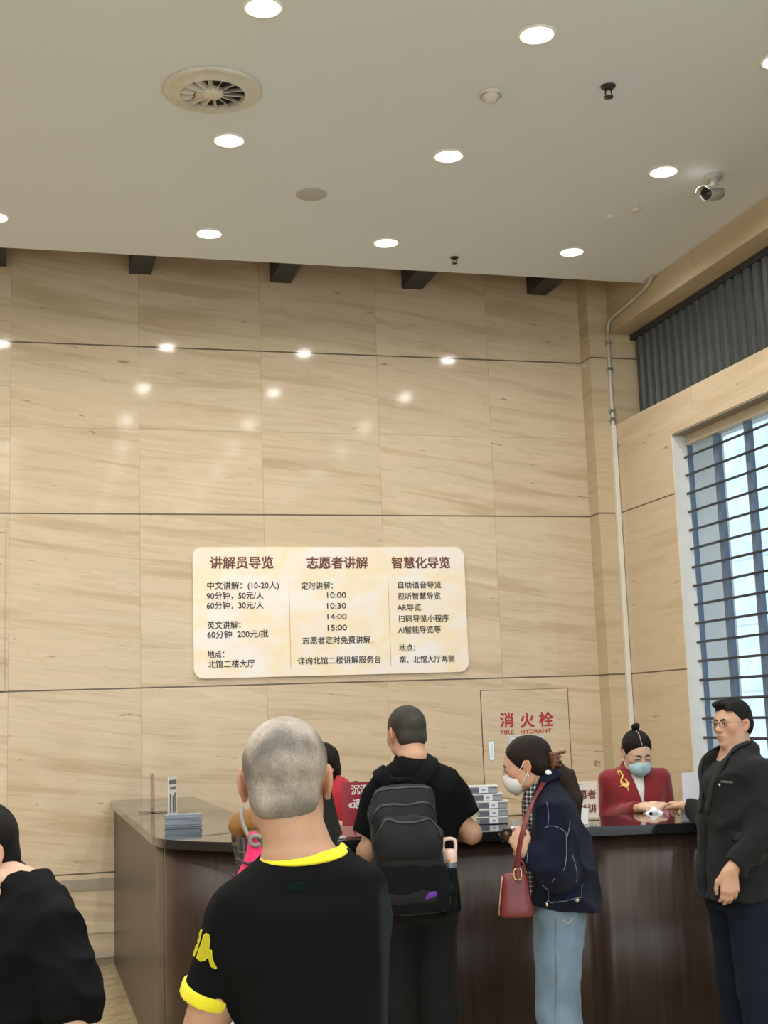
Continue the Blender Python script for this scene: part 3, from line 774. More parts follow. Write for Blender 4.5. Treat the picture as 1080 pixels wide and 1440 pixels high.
class Blob:
    def __init__(s, h=.007, fine=()): s.ops = []; s.h = h; s.fine = list(fine)
    def _add(s, fn, lo, hi, k, op, fr):
        lo = np.array(lo, float); hi = np.array(hi, float)
        if fr is not None:
            c = fr.outs([(x, y, z) for x in (lo[0], hi[0]) for y in (lo[1], hi[1]) for z in (lo[2], hi[2])])
            lo, hi = c.min(0), c.max(0); R, o, q = fr.R, fr.o, fr.k; f0 = fn
            def fn(X, Y, Z):
                x, y, z = (X-o[0])/q, (Y-o[1])/q, (Z-o[2])/q
                return q*f0(R[0, 0]*x+R[1, 0]*y+R[2, 0]*z, R[0, 1]*x+R[1, 1]*y+R[2, 1]*z, R[0, 2]*x+R[1, 2]*y+R[2, 2]*z)
        s.ops.append((fn, lo, hi, k, op)); return s
    def cap(s, a, b, ra, rb=None, k=.01, op='u', fr=None, flat=0, squash=None):
        """tapered limb a -> b; flat: bit 1 cuts the a end square, bit 2 the b end; squash=(dir, factor) thins it along dir"""
        rb = ra if rb is None else rb; a = np.array(a, float); b = np.array(b, float); ab = b-a; L2 = ab @ ab; L = math.sqrt(L2)
        if squash is not None: sd = np.array(squash[0], float); sd /= np.linalg.norm(sd); sf = 1/squash[1]-1
        def fn(X, Y, Z):
            x, y, z = X-a[0], Y-a[1], Z-a[2]
            tt = (x*ab[0]+y*ab[1]+z*ab[2])/L2; t = np.clip(tt, 0, 1)
            dx, dy, dz = x-ab[0]*t, y-ab[1]*t, z-ab[2]*t
            if squash is not None:
                q = (dx*sd[0]+dy*sd[1]+dz*sd[2])*sf; dx, dy, dz = dx+q*sd[0], dy+q*sd[1], dz+q*sd[2]
            d = np.sqrt(dx*dx+dy*dy+dz*dz)-(ra+(rb-ra)*t)
            if flat & 1: d = np.maximum(d, -tt*L)
            if flat & 2: d = np.maximum(d, (tt-1)*L)
            return d
        r = max(ra, rb); return s._add(fn, np.minimum(a, b)-r, np.maximum(a, b)+r, k, op, fr)
    def chain(s, pts, rs, k=.01, op='u', fr=None, flat=0, squash=None):
        for i in range(len(pts)-1):
            s.cap(pts[i], pts[i+1], rs[i], rs[i+1], k, op, fr, (flat & 1 if i == 0 else 0) | (flat & 2 if i == len(pts)-2 else 0), squash)
        return s
    def ell(s, c, r, k=.01, op='u', fr=None, turn=0, nod=0, tilt=0):
        c = np.array(c, float); r = np.array(r if hasattr(r, '__len__') else (r, r, r), float)
        R = np.array(Matrix.Rotation(math.radians(turn), 3, 'Z') @ Matrix.Rotation(math.radians(-nod), 3, 'X') @ Matrix.Rotation(math.radians(tilt), 3, 'Y'))
        def fn(X, Y, Z):
            x, y, z = X-c[0], Y-c[1], Z-c[2]
            p, q, w_ = R[0, 0]*x+R[1, 0]*y+R[2, 0]*z, R[0, 1]*x+R[1, 1]*y+R[2, 1]*z, R[0, 2]*x+R[1, 2]*y+R[2, 2]*z
            k0 = np.sqrt((p/r[0])**2+(q/r[1])**2+(w_/r[2])**2); k1 = np.sqrt((p/r[0]**2)**2+(q/r[1]**2)**2+(w_/r[2]**2)**2)
            return k0*(k0-1)/np.maximum(k1, 1e-6)
        e = np.abs(R) @ r; return s._add(fn, c-e, c+e, k, op, fr)
    def box(s, c, hs, rd=.01, k=.005, op='u', fr=None):
        c = np.array(c, float); hs = np.array(hs, float)-rd
        def fn(X, Y, Z):
            x, y, z = np.abs(X-c[0])-hs[0], np.abs(Y-c[1])-hs[1], np.abs(Z-c[2])-hs[2]
            return np.sqrt(np.maximum(x, 0)**2+np.maximum(y, 0)**2+np.maximum(z, 0)**2)+np.minimum(np.maximum(np.maximum(x, y), z), 0)-rd
        return s._add(fn, c-hs-rd, c+hs+rd, k, op, fr)
    def loft(s, secs, k=.02, op='u', fr=None, n=2.3, rnd=.012):
        """stack of oval sections (z, centre right, centre forward, half width, half depth)"""
        S = np.array(sorted(secs), float); z = S[:, 0]; T = np.linspace(z[0], z[-1], 96)
        C = []
        for j in range(1, 5):
            m_ = np.gradient(S[:, j], z); i = np.clip(np.searchsorted(z, T)-1, 0, len(z)-2); h = z[i+1]-z[i]; u = (T-z[i])/h
            C.append((2*u**3-3*u**2+1)*S[i, j]+(u**3-2*u**2+u)*h*m_[i]+(-2*u**3+3*u**2)*S[i+1, j]+(u**3-u**2)*h*m_[i+1])
        def fn(X, Y, Z):
            g = lambda q: np.interp(Z, T, q)
            cr, cf, rr, rf = g(C[0]), g(C[1]), np.maximum(g(C[2]), .004), np.maximum(g(C[3]), .004)
            q = (np.abs((X-cr)/rr)**n+np.abs((Y-cf)/rf)**n)**(1/n)
            d = (q-1)*np.minimum(rr, rf)*.9
            e = np.maximum(z[0]-Z, Z-z[-1])
            return np.where(e > -rnd*2, -smin(-d, -e+0*d, rnd), d)
        lo = ((C[0]-C[2]).min(), (C[1]-C[3]).min(), z[0]); hi = ((C[0]+C[2]).max(), (C[1]+C[3]).max(), z[-1])
        return s._add(fn, lo, hi, k, op, fr)
    def cut(s, p, n, k=.004, lo=None, hi=None):
        """removes what lies on the n side of the plane through p"""
        p = np.array(p, float); n = np.array(n, float); n = n/np.linalg.norm(n)
        s.ops.append((lambda X, Y, Z: -((X-p[0])*n[0]+(Y-p[1])*n[1]+(Z-p[2])*n[2]), lo, hi, k, 's')); return s
    def folds(s, amp, freq, seed=0, lo=None, hi=None, stretch=(1, 1, 1), ridge=True):
        """cloth folds: shallow ridges along a stretched noise"""
        st = np.array(stretch, float)*freq
        def fn(X, Y, Z):
            n = vnoise(X*st[0]+seed*3.7+50, Y*st[1]+seed*1.9+50, Z*st[2]+seed*2.3+50)
            m_ = vnoise(X*st[0]*2.1+seed+90, Y*st[1]*2.1+90, Z*st[2]*2.1+90)
            q = (1-np.abs(2*n-1))**2 if ridge else n
            return amp*(.5-q)+amp*.35*(.5-m_)
        s.ops.append((fn, lo, hi, 0, 'n')); return s
    def mesh(s):
        us = [o for o in s.ops if o[4] == 'u']
        lo = np.min([o[1]-o[3]*.3 for o in us], 0)-3*s.h; hi = np.max([o[2]+o[3]*.3 for o in us], 0)+3*s.h
        ax = [_axis(lo[i], hi[i], s.h, [(f[0][i], f[1][i], f[2]) for f in s.fine]) for i in range(3)]
        v = np.full([len(a) for a in ax], .6, np.float32)
        for fn, lo_, hi_, k, op in s.ops:
            if lo_ is None: sl = [slice(0, len(a)) for a in ax]
            else:
                mg = k+3.5*s.h
                sl = [slice(max(0, np.searchsorted(ax[i], lo_[i]-mg)), min(len(ax[i]), np.searchsorted(ax[i], hi_[i]+mg)+1)) for i in range(3)]
            if any(q.stop-q.start < 1 for q in sl): continue
            X = ax[0][sl[0]][:, None, None]; Y = ax[1][sl[1]][None, :, None]; Z = ax[2][sl[2]][None, None, :]
            cur = v[tuple(sl)]
            if op == 'n':
                msk = np.abs(cur) < .035
                ii = np.nonzero(msk)
                cur[ii] += fn(ax[0][sl[0]][ii[0]], ax[1][sl[1]][ii[1]], ax[2][sl[2]][ii[2]])
                continue
            d = np.broadcast_to(fn(X, Y, Z), cur.shape).astype(np.float32)
            if op == 'u': v[tuple(sl)] = smin(cur, d, k)
            elif op == 's': v[tuple(sl)] = -smin(-cur, d, k)
            elif op == 'i': v[tuple(sl)] = -smin(-cur, -d, k)
        return _surfnet(ax, v)
    def build(s, name, m=None, parent=None, post=None, smooth=1):
        V, Fq = s.mesh()
        V = V.astype(float)
        for _ in range(smooth):
            acc = np.zeros_like(V); cnt = np.zeros(len(V))
            for a, b in ((0, 1), (1, 2), (2, 3), (3, 0)):
                np.add.at(acc, Fq[:, a], V[Fq[:, b]]); np.add.at(cnt, Fq[:, a], 1)
                np.add.at(acc, Fq[:, b], V[Fq[:, a]]); np.add.at(cnt, Fq[:, b], 1)
            V = V*.5+.5*acc/np.maximum(cnt, 1)[:, None]
        if post is not None: V = post.outs(V)
        me = bpy.data.meshes.new(name)
        me.vertices.add(len(V)); me.vertices.foreach_set('co', V.ravel())
        me.loops.add(len(Fq)*4); me.loops.foreach_set('vertex_index', Fq.ravel().astype(np.int32))
        me.polygons.add(len(Fq)); me.polygons.foreach_set('loop_start', np.arange(0, len(Fq)*4, 4, dtype=np.int32))
        me.update(calc_edges=True); me.validate()
        return link_mesh(name, me, m, parent, True)
def _surfnet(ax, v):
    ins = v < 0
    c = np.zeros([n-1 for n in v.shape], np.uint8)
    sl = lambda d, n: slice(d, n-1+d)
    for a in (0, 1):
        for b in (0, 1):
            for e in (0, 1):
                c += ins[sl(a, v.shape[0]), sl(b, v.shape[1]), sl(e, v.shape[2])]
    act = (c > 0) & (c < 8); I = np.argwhere(act)
    idx = np.full(c.shape, -1, np.int32); idx[act] = np.arange(len(I))
    P = np.zeros((len(I), 3)); N = np.zeros(len(I))
    cor = [(a, b, e) for a in (0, 1) for b in (0, 1) for e in (0, 1)]
    val = {q: v[I[:, 0]+q[0], I[:, 1]+q[1], I[:, 2]+q[2]] for q in cor}
    pos = {q: np.stack([ax[i][I[:, i]+q[i]] for i in range(3)], 1) for q in cor}
    for p in cor:
        for i in range(3):
            if p[i] == 0:
                q = list(p); q[i] = 1; q = tuple(q)
                x = (val[p] < 0) != (val[q] < 0)
                t = val[p][x]/(val[p][x]-val[q][x])
                P[x] += pos[p][x]+(pos[q][x]-pos[p][x])*t[:, None]; N[x] += 1
    P /= np.maximum(N, 1)[:, None]
    quads = []
    for d in range(3):
        e, g = (d+1) % 3, (d+2) % 3
        a = [slice(None)]*3; b = [slice(None)]*3; a[d] = slice(0, -1); b[d] = slice(1, None)
        for q in (e, g): a[q] = slice(1, -1); b[q] = slice(1, -1)
        A, B = ins[tuple(a)], ins[tuple(b)]
        for flip, msk in ((0, A & ~B), (1, ~A & B)):
            J = np.argwhere(msk)
            if not len(J): continue
            base = J.copy(); base[:, e] += 1; base[:, g] += 1
            def cell(de, dg):
                k = base.copy(); k[:, e] += de; k[:, g] += dg; return idx[k[:, 0], k[:, 1], k[:, 2]]
            q = np.stack([cell(-1, -1), cell(0, -1), cell(0, 0), cell(-1, 0)], 1)
            quads.append(q[:, ::-1] if flip else q)
    return P, np.concatenate(quads)
def bvh_of(*objs):
    vs = []; fs = []
    for o in objs:
        n = len(vs); vs += [q.co[:] for q in o.data.vertices]; fs += [tuple(i+n for i in p.vertices) for p in o.data.polygons]
    return BVHTree.FromPolygons(vs, fs)
def drape(pts, tree, off=.004):
    """lay points on a surface; returns points and normals"""
    P = []; Nn = []
    for p in pts:
        loc, nrm, i, d = tree.find_nearest(Vector(p))
        P.append(np.array(loc)+np.array(nrm)*off); Nn.append(np.array(nrm))
    return P, Nn
def smooth_list(L, n=2):
    L = [np.array(q, float) for q in L]
    for _ in range(n): L = [L[0]]+[(L[i-1]+2*L[i]+L[i+1])/4 for i in range(1, len(L)-1)]+[L[-1]]
    return L

# ------------------------------------------------------------------ people
def skin_mat(name, col, rough=.48):
    m = mat(name, col, rough, spec=.35, sss=.12)
    t = NT(m); b = t.n['Principled BSDF']
    at_ = t.new('ShaderNodeAttribute', attribute_name='Tone')
    tc = t.new('ShaderNodeTexCoord')
    n = t.ramp(t.noise(tc.outputs['Object'], 35, 4), [(.3, .93), (.7, 1.05)])
    t.link(t.mix(1.0, t.mix(1.0, col, at_.outputs['Color'], 'MULTIPLY'), n, 'MULTIPLY'), b.inputs['Base Color'])
    bp = t.new('ShaderNodeBump'); bp.inputs['Strength'].default_value = .08; bp.inputs['Distance'].default_value = .002
    t.link(t.noise(tc.outputs['Object'], 420, 2), bp.inputs['Height']); t.link(bp.outputs[0], b.inputs['Normal'])
    return m
def cloth(name, col, rough=.85, var=.10, vscale=25, bump=.25, bscale=700, sheen=.15, stretch=None, spec=.2):
    return mat(name, col, rough, spec=spec, var=var, vscale=vscale, bump=bump, bscale=bscale, sheen=sheen, stretch=stretch)
def tone(o, fr, spots, base=(1, 1, 1)):
    """local skin colour (lips, cheeks, stubble): spots of (centre, radii, colour) in the head's own frame"""
    me = o.data; n = len(me.vertices); co = np.empty(n*3, np.float32); me.vertices.foreach_get('co', co); co = co.reshape(-1, 3)
    L = ((co-fr.o) @ fr.R)/fr.k
    C = np.tile(np.array(base, np.float32), (n, 1))
    for c, r, cl in spots:
        q = np.sqrt((((L-np.array(c))/np.array(r))**2).sum(1)); w_ = np.clip((1.25-q)/.5, 0, 1)[:, None]; C = C*(1-w_)+np.array(cl)*w_
    a = me.attributes.new('Tone', 'FLOAT_COLOR', 'POINT')
    a.data.foreach_set('color', np.concatenate([C, np.ones((n, 1), np.float32)], 1).astype(np.float32).ravel())
LIPS = [((0, .10, -.0605), (.020, .02, .0095), (.86, .62, .58)), ((.045, .07, -.03), (.03, .05, .03), (1.03, .92, .90)), ((-.045, .07, -.03), (.03, .05, .03), (1.03, .92, .90)),
        ((.08, -.01, -.005), (.02, .025, .035), (1.02, .86, .82)), ((-.08, -.01, -.005), (.02, .025, .035), (1.02, .86, .82))]
def head(B, fr, slim=1.0, closed=True, jaw=1.0):
    q = dict(fr=fr); s_ = slim
    B.ell((0, -.012, .028), (.076*s_, .098, .087), .02, **q)
    B.ell((0, .030, -.005), (.063*s_, .064, .085), .03, **q)
    B.ell((0, .026, -.060), (.055*jaw, .056, .045), .03, **q)
    B.ell((0, .079, -.096), (.021*jaw, .017, .017), .024, **q)
    for sx in (-1, 1):
        B.ell((sx*.041*s_, .060, -.018), (.024, .022, .021), .02, **q)
        B.ell((sx*.052*jaw, .012, -.058), (.014, .03, .03), .02, **q)
    B.cap((-.034, .079, .022), (.034, .079, .022), .009, .009, .018, **q)
    for sx in (-1, 1): B.ell((sx*.031, .101, .006), (.018, .013, .011), .012, 's', **q)
    B.cap((0, .088, .020), (0, .108, -.020), .0070, .0105, .012, **q)
    B.ell((0, .110, -.026), (.0115, .0115, .0105), .008, **q)
    for sx in (-1, 1): B.ell((sx*.0125, .100, -.030), (.0085, .010, .0075), .006, **q)
    for sx in (-1, 1): B.ell((sx*.031, .0845, .004), (.0155, .0115, .0105), .004, **q)
    B.ell((0, .088, -.058), (.028, .014, .02), .014, **q)
    B.ell((0, .0985, -.0550), (.021, .0085, .0052), .005, **q)
    B.ell((0, .0965, -.0665), (.018, .0085, .0062), .005, **q)
    B.cap((-.021, .103, -.0606), (.021, .103, -.0606), .0022, .0022, .003, 's', **q)
    for sx in (-1, 1):
        B.ell((sx*.079*s_, -.012, -.004), (.0075, .018, .031), .007, turn=sx*24, nod=-8, **q)
        B.ell((sx*.088*s_, -.007, -.001), (.007, .010, .018), .004, 's', turn=sx*24, nod=-8, **q)
        B.ell((sx*.077*s_, -.003, -.033), (.0065, .008, .010), .006, **q)
def eyes(fr, parent, col=(.03, .018, .012), gaze=0.0, open_=1.0):
    mw = mat('eye_white', (.60, .55, .51), .25); mi = mat('eye_iris', col, .1); ml = mat('eyelash', (.012, .009, .008), .6)
    for sx in (-1, 1):
        b = Blob(.0011); b.ell((sx*.031, .0868, .0035), (.0145, .0122, .0052*open_), .001)
        e = b.build('eye', mw, parent, post=fr)
        b = Blob(.0009); b.ell((sx*.031+gaze*.006, .0962, .0035), (.0056, .0036, .0050*open_), .001)
        b.build('iris', mi, e, post=fr)
        pts = [fr.out((sx*x, y, z)) for x, y, z in ((.0165, .0960, .0035), (.023, .0985, .0035+.0050*open_), (.031, .0995, .0038+.0056*open_), (.039, .0965, .0035+.0048*open_), (.0475, .0895, .003))]
        MB().tube(spline(pts, 5), [.0009]*5+[.0016]*11+[.0009]*5, 6).build('eyelash', ml, e, True)
def brows(fr, parent, m, lift=0.0, body=None):
    tr = bvh_of(body if body else [o for o in parent.children if o.name.startswith('body')][-1])
    for sx in (-1, 1):
        L = [fr.out((sx*x, .11, z+lift)) for x, z in ((.0135, .0225), (.024, .0250), (.036, .0255), (.050, .0205))]
        Q, N_ = drape(smooth_list(spline(L, 5), 1), tr, .0008)
        MB().ribbon(Q, N_, [(.0045+.0022*math.sin(math.pi*i/(len(Q)-1)))*(1 if i < len(Q)*.6 else 1.9*(1.13-i/len(Q))) for i in range(len(Q))], .0018).build('eyebrow', m, parent, True)
def hand(B, w_, fwd, nrm, thumb, curl=(25, 35, 25), sc=1.0, spread=.0, fan=None, k=.009):
    """palm, five jointed fingers; nrm = back of the hand, thumb = +1/-1 side along fwd x nrm"""
    w_ = np.array(w_, float); f = np.array(fwd, float); f /= np.linalg.norm(f); n = np.array(nrm, float); n = n-f*(n @ f); n /= np.linalg.norm(n)
    l = np.cross(f, n)*thumb
    offs = (.030, .010, -.010, -.029); Ls = (.070, .078, .072, .056); kn = (.082, .086, .082, .074); rr = (.0088, .0092, .0088, .0076)
    tips = []
    for i in range(4):
        kp = w_+sc*(f*kn[i]+l*offs[i]); B.cap(w_+sc*(l*offs[i]*.55+f*.008), kp, .0165*sc, .0118*sc, .014)
        cu = curl if not fan else fan[i]
        d = f+l*offs[i]*spread*8; d /= np.linalg.norm(d); p = kp; a = 0
        for j, (fr_, r0, r1) in enumerate(((.46, 1.0, .92), (.30, .92, .84), (.24, .84, .70))):
            a += math.radians(cu[j]); dd = d*math.cos(a)-n*math.sin(a); q = p+dd*Ls[i]*fr_*sc
            B.cap(p, q, rr[i]*r0*sc, rr[i]*r1*sc, k*.55 if j else .008); p = q
        tips.append(p)
    t0 = w_+sc*(f*.022+l*.026-n*.004); t1 = w_+sc*(f*.050+l*.048-n*.016); t2 = w_+sc*(f*.078+l*.050-n*.026); t3 = w_+sc*(f*.100+l*.044-n*.034)
    B.cap(t0, t1, .0165*sc, .0115*sc, .014); B.cap(t1, t2, .0108*sc, .0095*sc, .005); B.cap(t2, t3, .0095*sc, .0075*sc, .004)
    return tips
def leg(B, hip, knee, ank, toe, k=.03):
    B.chain([hip, knee], [.078, .052], k); B.chain([knee, np.array(knee)*.55+np.array(ank)*.45+np.array((0, -.012, 0)), ank], [.05, .05, .034], .03)
    heel = np.array(ank)+np.array((0, -.02, -.045)); B.cap(heel, toe, .036, .024, .02)
def shoe(parent, ank, toe, m, sole_m, h=.006, name='shoe'):
    a = np.array(ank, float); t_ = np.array(toe, float); d = t_-a; d[2] = 0; d /= np.linalg.norm(d)
    b = Blob(h)
    b.cap((a[0]-d[0]*.035, a[1]-d[1]*.035, .045), (t_[0], t_[1], .042), .043, .036, .01).cap((a[0], a[1], .10), (a[0], a[1], .05), .046, .044, .03, flat=1)
    b.cap((a[0]+d[0]*.03, a[1]+d[1]*.03, .075), (a[0]+d[0]*.10, a[1]+d[1]*.10, .05), .036, .036, .03)
    b.cut((0, 0, .012), (0, 0, -1))
    o = b.build(name, m, parent)
    b = Blob(h); b.cap((a[0]-d[0]*.035, a[1]-d[1]*.035, .006), (t_[0]+d[0]*.005, t_[1]+d[1]*.005, .006), .045, .039, .01).cut((0, 0, .016), (0, 0, 1)).cut((0, 0, .001), (0, 0, -1))
    b.build('sole', sole_m, o)
class Person:
    def __init__(s, name, px, depth, face, label, py=1440):
        """px: image column of the feet; face: compass angle of the body in degrees (0 = away along the hall)"""
        p = at(px, py, depth); s.depth = depth; s.base = np.array((p[0], p[1], 0.0)); s.a = math.radians(face)
        s.root = empty('person', s.base, -s.a, label, 'person')
        s.fw = np.array((math.sin(s.a), math.cos(s.a), 0)); s.rt = np.array((math.cos(s.a), -math.sin(s.a), 0))
    def loc(s, w_):
        d = np.array(w_)-s.base; return np.array((d @ s.rt, d @ s.fw, w_[2]))
    def P(s, px, py, dd=0.0):
        """local point (right, forward, up) seen at a pixel, dd further from the camera than the feet"""
        return s.loc(at(px, py, s.depth+dd))
    def world(s, l): return s.base+s.rt*l[0]+s.fw*l[1]+np.array((0, 0, l[2]))
# ------------------------------------------------------------------ shared cloth and skin
SKIN = skin_mat('skin_warm', (.52, .31, .21))
SKIN_L = skin_mat('skin_light', (.62, .40, .29))
SKIN_T = skin_mat('skin_tan', (.46, .27, .175))
m_blk = cloth('black_cotton', (.0036, .0042, .0052), .9, sheen=.0, spec=.12)
m_sole = mat('rubber_sole', (.05, .05, .05), .7)
m_shoe = mat('black_leather', (.015, .014, .013), .4)
m_hairb = mat('black_hair', (.007, .006, .0055), .5, spec=.16, var=.25, vscale=6, bump=.5, bscale=30, stretch=(30, 30, 2.5))
m_hairbr = mat('brown_hair', (.015, .009, .007), .5, spec=.16, var=.3, vscale=6, bump=.5, bscale=30, stretch=(30, 30, 2.5))

def decal(p, name, polys, target, m, parent, off=.0015, cuts=3):
    """thin print laid on a garment: outline given in pixels, dropped onto the cloth"""
    tree = bvh_of(target); b = bmesh.new()
    for poly in polys:
        n = len(poly); pts = [Vector(q) for q in poly]; xs = [q[0] for q in poly]; ys = [q[1] for q in poly]; st = 2.2
        pts += [Vector((x, y)) for x in np.arange(min(xs), max(xs), st) for y in np.arange(min(ys), max(ys), st)]
        V2, _, F2 = delaunay_2d_cdt(pts, [], [list(range(n))], 1, 1e-4)[:3]
        vs = [b.verts.new((q[0], q[1], 0)) for q in V2]
        for q in F2: b.faces.new([vs[i] for i in q])
        for q in [q for q in vs if not q.link_faces]: b.verts.remove(q)
    o0 = p.loc(CAM)
    for v in b.verts:
        d = p.P(v.co.x, v.co.y, 0)-o0; d /= np.linalg.norm(d)
        loc, n, i, q = tree.ray_cast(Vector(o0), Vector(d))
        if loc is None:
            loc, n, i, q = tree.find_nearest(Vector(p.P(v.co.x, v.co.y, 0)))
        v.co = Vector(loc)+n*off
    r = bmesh.ops.solidify(b, geom=b.faces[:], thickness=.0012)
    bmesh.ops.recalc_face_normals(b, faces=b.faces[:])
    me = bpy.data.meshes.new(name); b.to_mesh(me); b.free()
    return link_mesh(name, me, m, parent, True)

# ------------------------------------------------------------------ man in the yellow-trimmed jersey, on the phone
def man_on_phone():
    p = Person('man', 432, 2.75, 12, 'person with cropped grey hair in a black yellow-collared T-shirt, phone at the ear')
    P = p.P
    hc = P(402, 1100); hz = 1.555
    fr = Frame((hc[0], .0, hz), turn=-3, nod=4, scale=1.06)
    B = Blob(.009, [((-.30, -.25, 1.30), (.30, .30, 1.80), .0045)])
    nb = (P(428, 1210)[0], -.035, 1.385)
    B.cap(fr.out((0, -.028, -.045)), nb, .060, .068, .03)
    head(B, fr, slim=1.03)
    B.loft([(1.405, nb[0], -.03, .075, .06), (1.36, nb[0], -.02, .12, .075), (1.31, nb[0], -.01, .14, .09), (1.1, nb[0]+.012, 0, .112, .09), (.95, .01, .0, .115, .09), (.80, .01, 0, .125, .09)], .04)
    sl = P(327, 1297); el = P(276, 1490); el[1] = .02
    B.chain([(sl[0]+.01, -.02, sl[2]), el], [.052, .044], .03)
    wl = np.array((el[0]+.02, .10, .79)); B.chain([el, wl], [.044, .028], .02)
    hand(B, wl, (.05, .25, -1), (-1, 0, .0), 1, (18, 25, 15))
    er = np.array((.07, .22, 1.12)); wr_ = np.array((.040, .185, 1.33)); sr = P(517, 1290)
    B.chain([(sr[0]-.02, -.01, sr[2]), er, wr_], [.050, .042, .028], .03)
    hand(B, wr_, (-.10, -.25, 1), (.85, .5, .1), -1, (25, 30, 25), .95)
    for sx in (-1, 1):
        leg(B, (sx*.09, 0, .84), (sx*.10, .02, .46), (sx*.11, -.01, .08), (sx*.12, .14, .03))
    body = B.build('body', SKIN_T, p.root); tone(body, fr, LIPS[3:])
    # cropped grey hair: a thin cap down to the nape
    b = Blob(.004)
    b.ell((0, -.014, .030), (.0812, .1015, .0885), .01).ell((0, -.05, -.035), (.066, .052, .05), .02)
    b.cut((0, .075, .03), (0, 1, -.35), .004).cut((0, -.05, -.072), (0, .15, -1), .006)
    for sx in (-1, 1): b.ell((sx*.075, -.006, -.010), (.04, .022, .038), .006, 's')
    mh = bpy.data.materials.new('cropped_grey_hair'); mh.use_nodes = True
    t = NT(mh); bs = t.n['Principled BSDF']; tc = t.new('ShaderNodeTexCoord')
    n = t.noise(tc.outputs['Object'], 9, 5, .55); n2 = t.noise(tc.outputs['Object'], 260, 3, .7)
    c = t.ramp(n, [(.36, (.14, .128, .115)), (.50, (.28, .245, .21)), (.64, (.48, .42, .36))])
    t.link(t.mix(.7, c, t.ramp(n2, [(.3, .55), (.7, 1.25)]), 'MULTIPLY'), bs.inputs['Base Color']); bs.inputs['Roughness'].default_value = .75
    bp = t.new('ShaderNodeBump'); bp.inputs['Strength'].default_value = .5; bp.inputs['Distance'].default_value = .003
    t.link(n2, bp.inputs['Height']); t.link(bp.outputs[0], bs.inputs['Normal'])
    b.build('cropped_hair', mh, p.root, post=fr)
    # shirt
    def sec(py, l, r, cf, rf):
        a, c_ = P(l, py), P(r, py); return ((a[2]+c_[2])/2, (a[0]+c_[0])/2, cf, (c_[0]-a[0])/2, rf)
    S = Blob(.008)
    S.loft([sec(1176, 384, 476, -.035, .064), sec(1190, 376, 484, -.035, .070), sec(1206, 362, 503, -.035, .078), sec(1222, 341, 528, -.03, .092), sec(1245, 316, 541, -.02, .108), sec(1265, 312, 544, -.02, .118), sec(1300, 312, 545, -.01, .128),
            sec(1380, 328, 543, 0, .130), sec(1440, 338, 541, 0, .130), sec(1520, 336, 543, 0, .132), sec(1600, 326, 546, 0, .135)], .03)
    hem = P(293, 1404); hem[1] = .01
    sh = np.array((sl[0]+.0, -.02, sl[2]))
    S.chain([sh, hem], [.058, .058], .035, flat=2)
    hr = np.array(sr)*.45+er*.55
    S.chain([(sr[0]-.01, -.01, sr[2]), hr], [.055, .058], .03, flat=2)
    S.cut((P(430, 1206)[0], -.04, P(430, 1196)[2]+.006), (0, -.25, 1), .004, (-.12, -.15, 1.3), (.12, .1, 1.6))
    S.folds(.014, 8, 3, stretch=(1, 1, .5))
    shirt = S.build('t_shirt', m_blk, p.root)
    m_js = m_blk.copy(); m_js.name = 'black_jersey_lit_side'; shirt.data.materials[0] = m_js
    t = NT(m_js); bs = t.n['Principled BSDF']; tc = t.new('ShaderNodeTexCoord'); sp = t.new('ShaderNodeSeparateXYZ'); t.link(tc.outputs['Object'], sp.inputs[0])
    f_ = t.math('MULTIPLY', t.math('SUBTRACT', sp.outputs[0], .142), 90.0, True)  # right side toned paler: light on that shoulder, put into the shirt colour
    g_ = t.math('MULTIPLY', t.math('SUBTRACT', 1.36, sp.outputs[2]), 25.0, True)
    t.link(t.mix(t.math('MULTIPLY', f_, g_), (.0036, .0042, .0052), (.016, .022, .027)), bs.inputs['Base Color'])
    m_yel = cloth('yellow_rib', (.80, .72, .03), .7, bump=.3)
    # collar rib and sleeve rib
    c0 = np.array((P(429, 1202)[0], -.035, P(429, 1196)[2]))
    ring = []; nr = []
    for a in np.linspace(0, 2*math.pi, 49):
        x, y = math.cos(a), math.sin(a)
        ring.append(c0+np.array((x*.0800, y*.071, .002-.010*max(0, -y)+.012*x*.4-.03*max(0, y)))); nr.append((x*.75, y*.75, .75))
    MB().ribbon(ring, nr, .024, .008).build('collar', m_yel, shirt, True)
    d = hem-sh; d /= np.linalg.norm(d)
    Cf = Blob(.005); Cf.cap(hem-d*.026, hem+d*.003, .0600, .0595, .001, flat=3)
    Cf.build('sleeve_cuff', m_yel, shirt)
    d2 = hr-np.array((sr[0]-.02, -.01, sr[2])); d2 /= np.linalg.norm(d2)
    Cf = Blob(.006); Cf.cap(hr-d2*.026, hr+d2*.003, .0625, .0625, .001, flat=3); Cf.build('sleeve_cuff', m_yel, shirt)
    z = lambda L: [(x/3.176, 1200+y/3.176) for x, y in L]
    decal(p, 'sleeve_logo', [z([(897, 335), (908, 340), (899, 385), (884, 438), (872, 464), (865, 455)]),
                             z([(912, 366), (924, 355), (938, 361), (942, 392), (938, 425), (950, 432), (951, 458), (958, 484), (972, 510), (966, 516), (945, 506), (938, 488), (932, 464), (917, 480), (897, 484), (881, 468), (889, 432), (903, 398)])],
          shirt, mat('yellow_print', (.85, .78, .04), .6), shirt, .002, 2)
    el_ = [(420+15*math.cos(a), 1247+6*math.sin(a)) for a in np.arange(20)*math.pi/10]
    decal(p, 'neck_print', [el_], shirt, mat('dark_green_print', (.008, .020, .016), .9, spec=.1), shirt, .001, 1)
    # trousers, shoes
    T = Blob(.010)
    T.loft([(1.0, .005, 0, .150, .112), (.90, .005, -.005, .165, .122), (.80, 0, -.005, .170, .122)], .03)
